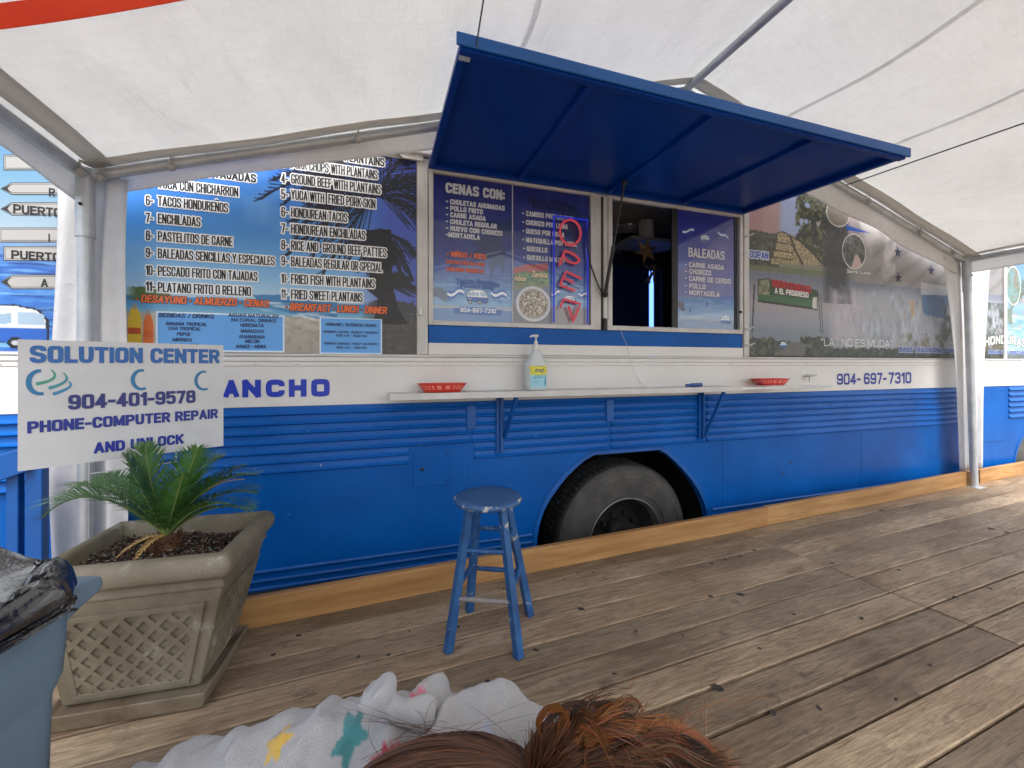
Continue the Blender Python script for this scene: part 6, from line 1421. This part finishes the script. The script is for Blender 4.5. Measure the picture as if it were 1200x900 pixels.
m_=mat('grey leggings',(.10,.12,.17),(.13,.15,.21),rough=.9,scale=60,bump=.3); M['leggings']=m_
def cover_(name,pts,rad,material):
    me=skin(name,pts,[(i,i+1) for i in range(len(pts)-1)],rad,3); me.transform(Matrix.Translation(-pc)); me.materials.clear(); me.materials.append(material); me.shade_smooth()
    if material is M['towel']:
        a=me.color_attributes.new('Col','FLOAT_COLOR','POINT'); a.data.foreach_set('color',np.tile(np.array([*lin((184,184,186)),1.0],np.float32),(len(me.vertices),1)).ravel())
    o=bpy.data.objects.new(name,me); C.objects.link(o); o.parent=person
cover_('legging',[cp(-.46,.52,.545),cp(-.56,.50,.54),cp(-.46,.40,.505),cp(-.415,.368,.502)],[.075,.072,.052,.046],m_)
cover_('legging',[cp(-.50,.53,.51),cp(-.60,.50,.50),cp(-.48,.38,.48),cp(-.435,.357,.478)],[.065,.06,.048,.044],m_)
cover_('sleeve',[cp(.05,.56,.59),cp(.03,.43,.56),cp(-.07,.41,.552),cp(-.13,.398,.55)],[.085,.062,.052,.044],M['towel'])
# the tied knot: a rounded end squeezed where it is gathered
K=[at_t(436,803,.575),at_t(441,812,.575),at_t(452,826,.57),at_t(466,836,.565),at_t(486,834,.575),at_t(512,832,.59)]
me=skin('knot',[K[0],K[1],K[2],K[3],K[4],K[5]],[(i,i+1) for i in range(5)],[.026,.031,.024,.015,.019,.030],3,3)
cc=np.array([v.co[:] for v in me.vertices]); nn=np.array([v.normal[:] for v in me.vertices]); cc=cc+nn*((fbm(cc[:,0]*60+cc[:,2]*40,cc[:,1]*60,4,3)-.5)*.010)[:,None]-np.array(pc); me.vertices.foreach_set('co',cc.ravel())
at_=me.color_attributes.new('Col','FLOAT_COLOR','POINT'); at_.data.foreach_set('color',np.tile(np.array([*lin((184,184,186)),1.0],np.float32),(len(cc),1)).ravel()); me.materials.clear(); me.materials.append(M['towel']); me.shade_smooth()
kn=bpy.data.objects.new('knot',me); C.objects.link(kn); kn.parent=person
# hair
hm=MB(); hm.c=[]; r=random.Random(5)
GA=at_t(650,884,.445); hd=Vector((.150,.125,.112))
def onhead(d,k): return HC+Vector((d.x*hd.x,d.y*hd.y,d.z*hd.z))*k
gd=(GA-HC); gd=Vector((gd.x/hd.x,gd.y/hd.y,gd.z/hd.z)).normalized()
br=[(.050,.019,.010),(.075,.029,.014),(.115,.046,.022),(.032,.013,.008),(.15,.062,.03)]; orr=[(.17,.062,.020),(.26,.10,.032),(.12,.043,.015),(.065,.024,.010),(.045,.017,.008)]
def strand(path,rad,c0,c1=None):
    n0=len(hm.v); k=len(path); hm.tube(path,[rad*(1-.6*(i/(k-1))**3) for i in range(k)],3,cap=False); c1=c1 or c0
    for i in range(k):
        f=i/(k-1); hm.c+=[tuple(a*(1-f)+b*f for a,b in zip(c0,c1))]*3
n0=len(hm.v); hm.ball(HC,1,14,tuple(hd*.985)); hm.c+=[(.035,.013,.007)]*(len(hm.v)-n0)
for k in range(4200):
    d=Vector((r.gauss(0,1),r.gauss(0,1),r.gauss(.25,1))).normalized()
    if d.dot(gd)>.92: continue
    ax=d.cross(gd); 
    if ax.length<.05: continue
    an=d.angle(gd); lift=1.005+.07*r.random()**1.5; pts=[]; wob=r.gauss(0,.05); start=r.uniform(0,.5)
    for i in range(11):
        t=i/10; q=Matrix.Rotation(an*(start+(1-start)*t),3,ax.normalized()) @ d
        pts.append(onhead((q+ax.normalized()*wob*math.sin(math.pi*t)).normalized(),lift+.012*math.sin(3*t+wob*40)))
    pts.append(GA+Vector((r.gauss(0,.012),r.gauss(0,.012),r.gauss(0,.012))))
    strand(pts,r.uniform(.0004,.0009),r.choice(br),r.choice(br if r.random()<.7 else orr[2:4]))
# core of the ponytail, then its curls
TC=at_t(745,905,.48); n0=len(hm.v); hm.ball(TC+Vector((0,0,-.03)),1,10,(.085,.05,.045)); hm.c+=[(.022,.009,.005)]*(len(hm.v)-n0)
def curl(a,b,h,loops,rad,n=20,ph=0,sag=0):
    pts=[]; d=(b-a); L=d.length; d=d.normalized(); s1=d.cross(Vector((0,0,1))).normalized(); s2=s1.cross(d)
    for i in range(n+1):
        t=i/n; w_=math.sin(math.pi*min(1,t*1.15))*h if t<.87 else h*math.sin(math.pi*min(1,t*1.15)); q=ph+loops*6.283*t
        pts.append(a+d*L*t+s2*(sag*math.sin(math.pi*t))+(s1*math.cos(q)+s2*math.sin(q))*rad*(.25+.75*t))
    return pts
def cat(P_,m=6):
    out=[]
    for i in range(len(P_)-1):
        a=P_[max(0,i-1)];b=P_[i];c_=P_[i+1];d=P_[min(len(P_)-1,i+2)]
        for q in range(m): t=q/m; out.append(.5*((2*b)+(c_-a)*t+(2*a-5*b+4*c_-d)*t*t+(3*b-a-3*c_+d)*t**3))
    return out+[P_[-1]]
def lock(P_,n,spread,c,rad=(.00035,.0006),fl=1.7):
    """n hairs lying together as one ribbon that frays at its end"""
    side=Vector((r.gauss(0,1),r.gauss(0,1),r.gauss(0,1))).normalized()
    for k in range(n):
        o=side*r.gauss(0,spread)+Vector((r.gauss(0,1),r.gauss(0,1),r.gauss(0,1)))*spread*.35; w=r.gauss(0,spread*.5); ph=r.uniform(0,6)
        L=len(P_); pts=[p+o*(.45+fl*(i/(L-1))**1.5)+side*w*math.sin(2.5*i/(L-1)*3.14+ph)*.6 for i,p in enumerate(P_)]
        cc=tuple(x*r.uniform(.6,1.25) for x in c); strand(pts,r.uniform(*rad),tuple(x*.75 for x in cc),cc)
rl=random.Random(21)
def wave(u0,v0,u1,v1,sag,amp,t0,t1):
    P_=[]
    for i in range(7):
        t=i/6; P_.append(at_t(u0+(u1-u0)*t+amp*.5*math.sin(5*t+u0),v0+(v1-v0)*t-sag*math.sin(math.pi*t)+amp*math.sin(6.5*t+v0),t0+(t1-t0)*t))
    return cat(P_)
for k in range(64):
    f=k/63; u0=rl.uniform(612,690); v0=rl.uniform(868,915)
    u1=690+175*f+rl.uniform(-14,14); v1=836+22*abs(f-.25)+72*max(0,f-.45)**1.0*1.3+rl.uniform(-6,40)
    c=rl.choice(orr[:3] if rl.random()<.66 else orr[3:]); lock(wave(u0,v0,u1,v1,rl.uniform(6,30),rl.uniform(2,8),.455+rl.uniform(-.01,.01),.47+.06*f+rl.uniform(-.02,.02)),62,.0042,c)
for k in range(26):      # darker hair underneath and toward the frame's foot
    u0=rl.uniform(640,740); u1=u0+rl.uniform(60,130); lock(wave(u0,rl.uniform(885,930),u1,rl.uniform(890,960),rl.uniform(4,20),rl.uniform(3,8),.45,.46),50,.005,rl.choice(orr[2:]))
for pu,n in (([(660,890),(640,872),(630,850),(640,832),(658,830),(661,846),(650,862)],34),([(664,888),(655,866),(656,842),(664,836),(668,850)],26),([(676,885),(686,858),(700,838),(716,832),(728,838)],60),([(690,882),(704,852),(722,828),(740,818),(750,828),(742,842)],16),
             ([(684,886),(706,858),(738,846),(772,852),(800,872),(818,900)],60),([(720,880),(756,852),(794,850),(828,870),(856,905)],60),([(752,884),(770,856),(784,846),(792,862),(786,890)],40)):
    lock(cat([at_t(u,v,.452+.00025*(u-650)) for u,v in pu]),n,.0026,rl.choice(orr[:2]),fl=1.0)
# loose flyaway hairs over the robe
for k in range(22):
    a=at_t(r.uniform(420,620),r.uniform(868,900),.47); b=at_t(r.uniform(380,640),r.uniform(815,880),.515); m_2=a.lerp(b,.5)+Vector((r.gauss(0,.015),r.gauss(0,.015),r.uniform(.0,.02)))
    strand([a*(1-t)**2+m_2*2*t*(1-t)+b*t*t for t in [i/10 for i in range(11)]],.0003,(.12,.045,.02))
for k in range(40):
    a=at_t(r.uniform(680,830),r.uniform(840,880),.47); b=a+Vector((r.gauss(.03,.03),r.gauss(0,.03),r.uniform(.0,.035))); m_2=a.lerp(b,.5)+Vector((0,0,r.uniform(.005,.03)))
    strand([a*(1-t)**2+m_2*2*t*(1-t)+b*t*t for t in [i/8 for i in range(9)]],.00035,r.choice(orr[:3]))
m_,nt_,p_=new_mat('auburn hair'); a_=N(nt_,'ShaderNodeAttribute',attribute_name='Col'); nt_.links.new(a_.outputs['Color'],p_.inputs['Base Color']); p_.inputs['Roughness'].default_value=.42; p_.inputs['Specular IOR Level'].default_value=.35; M['hair']=m_
hm.build('hair','hair',person,smooth=80,recalc=False)
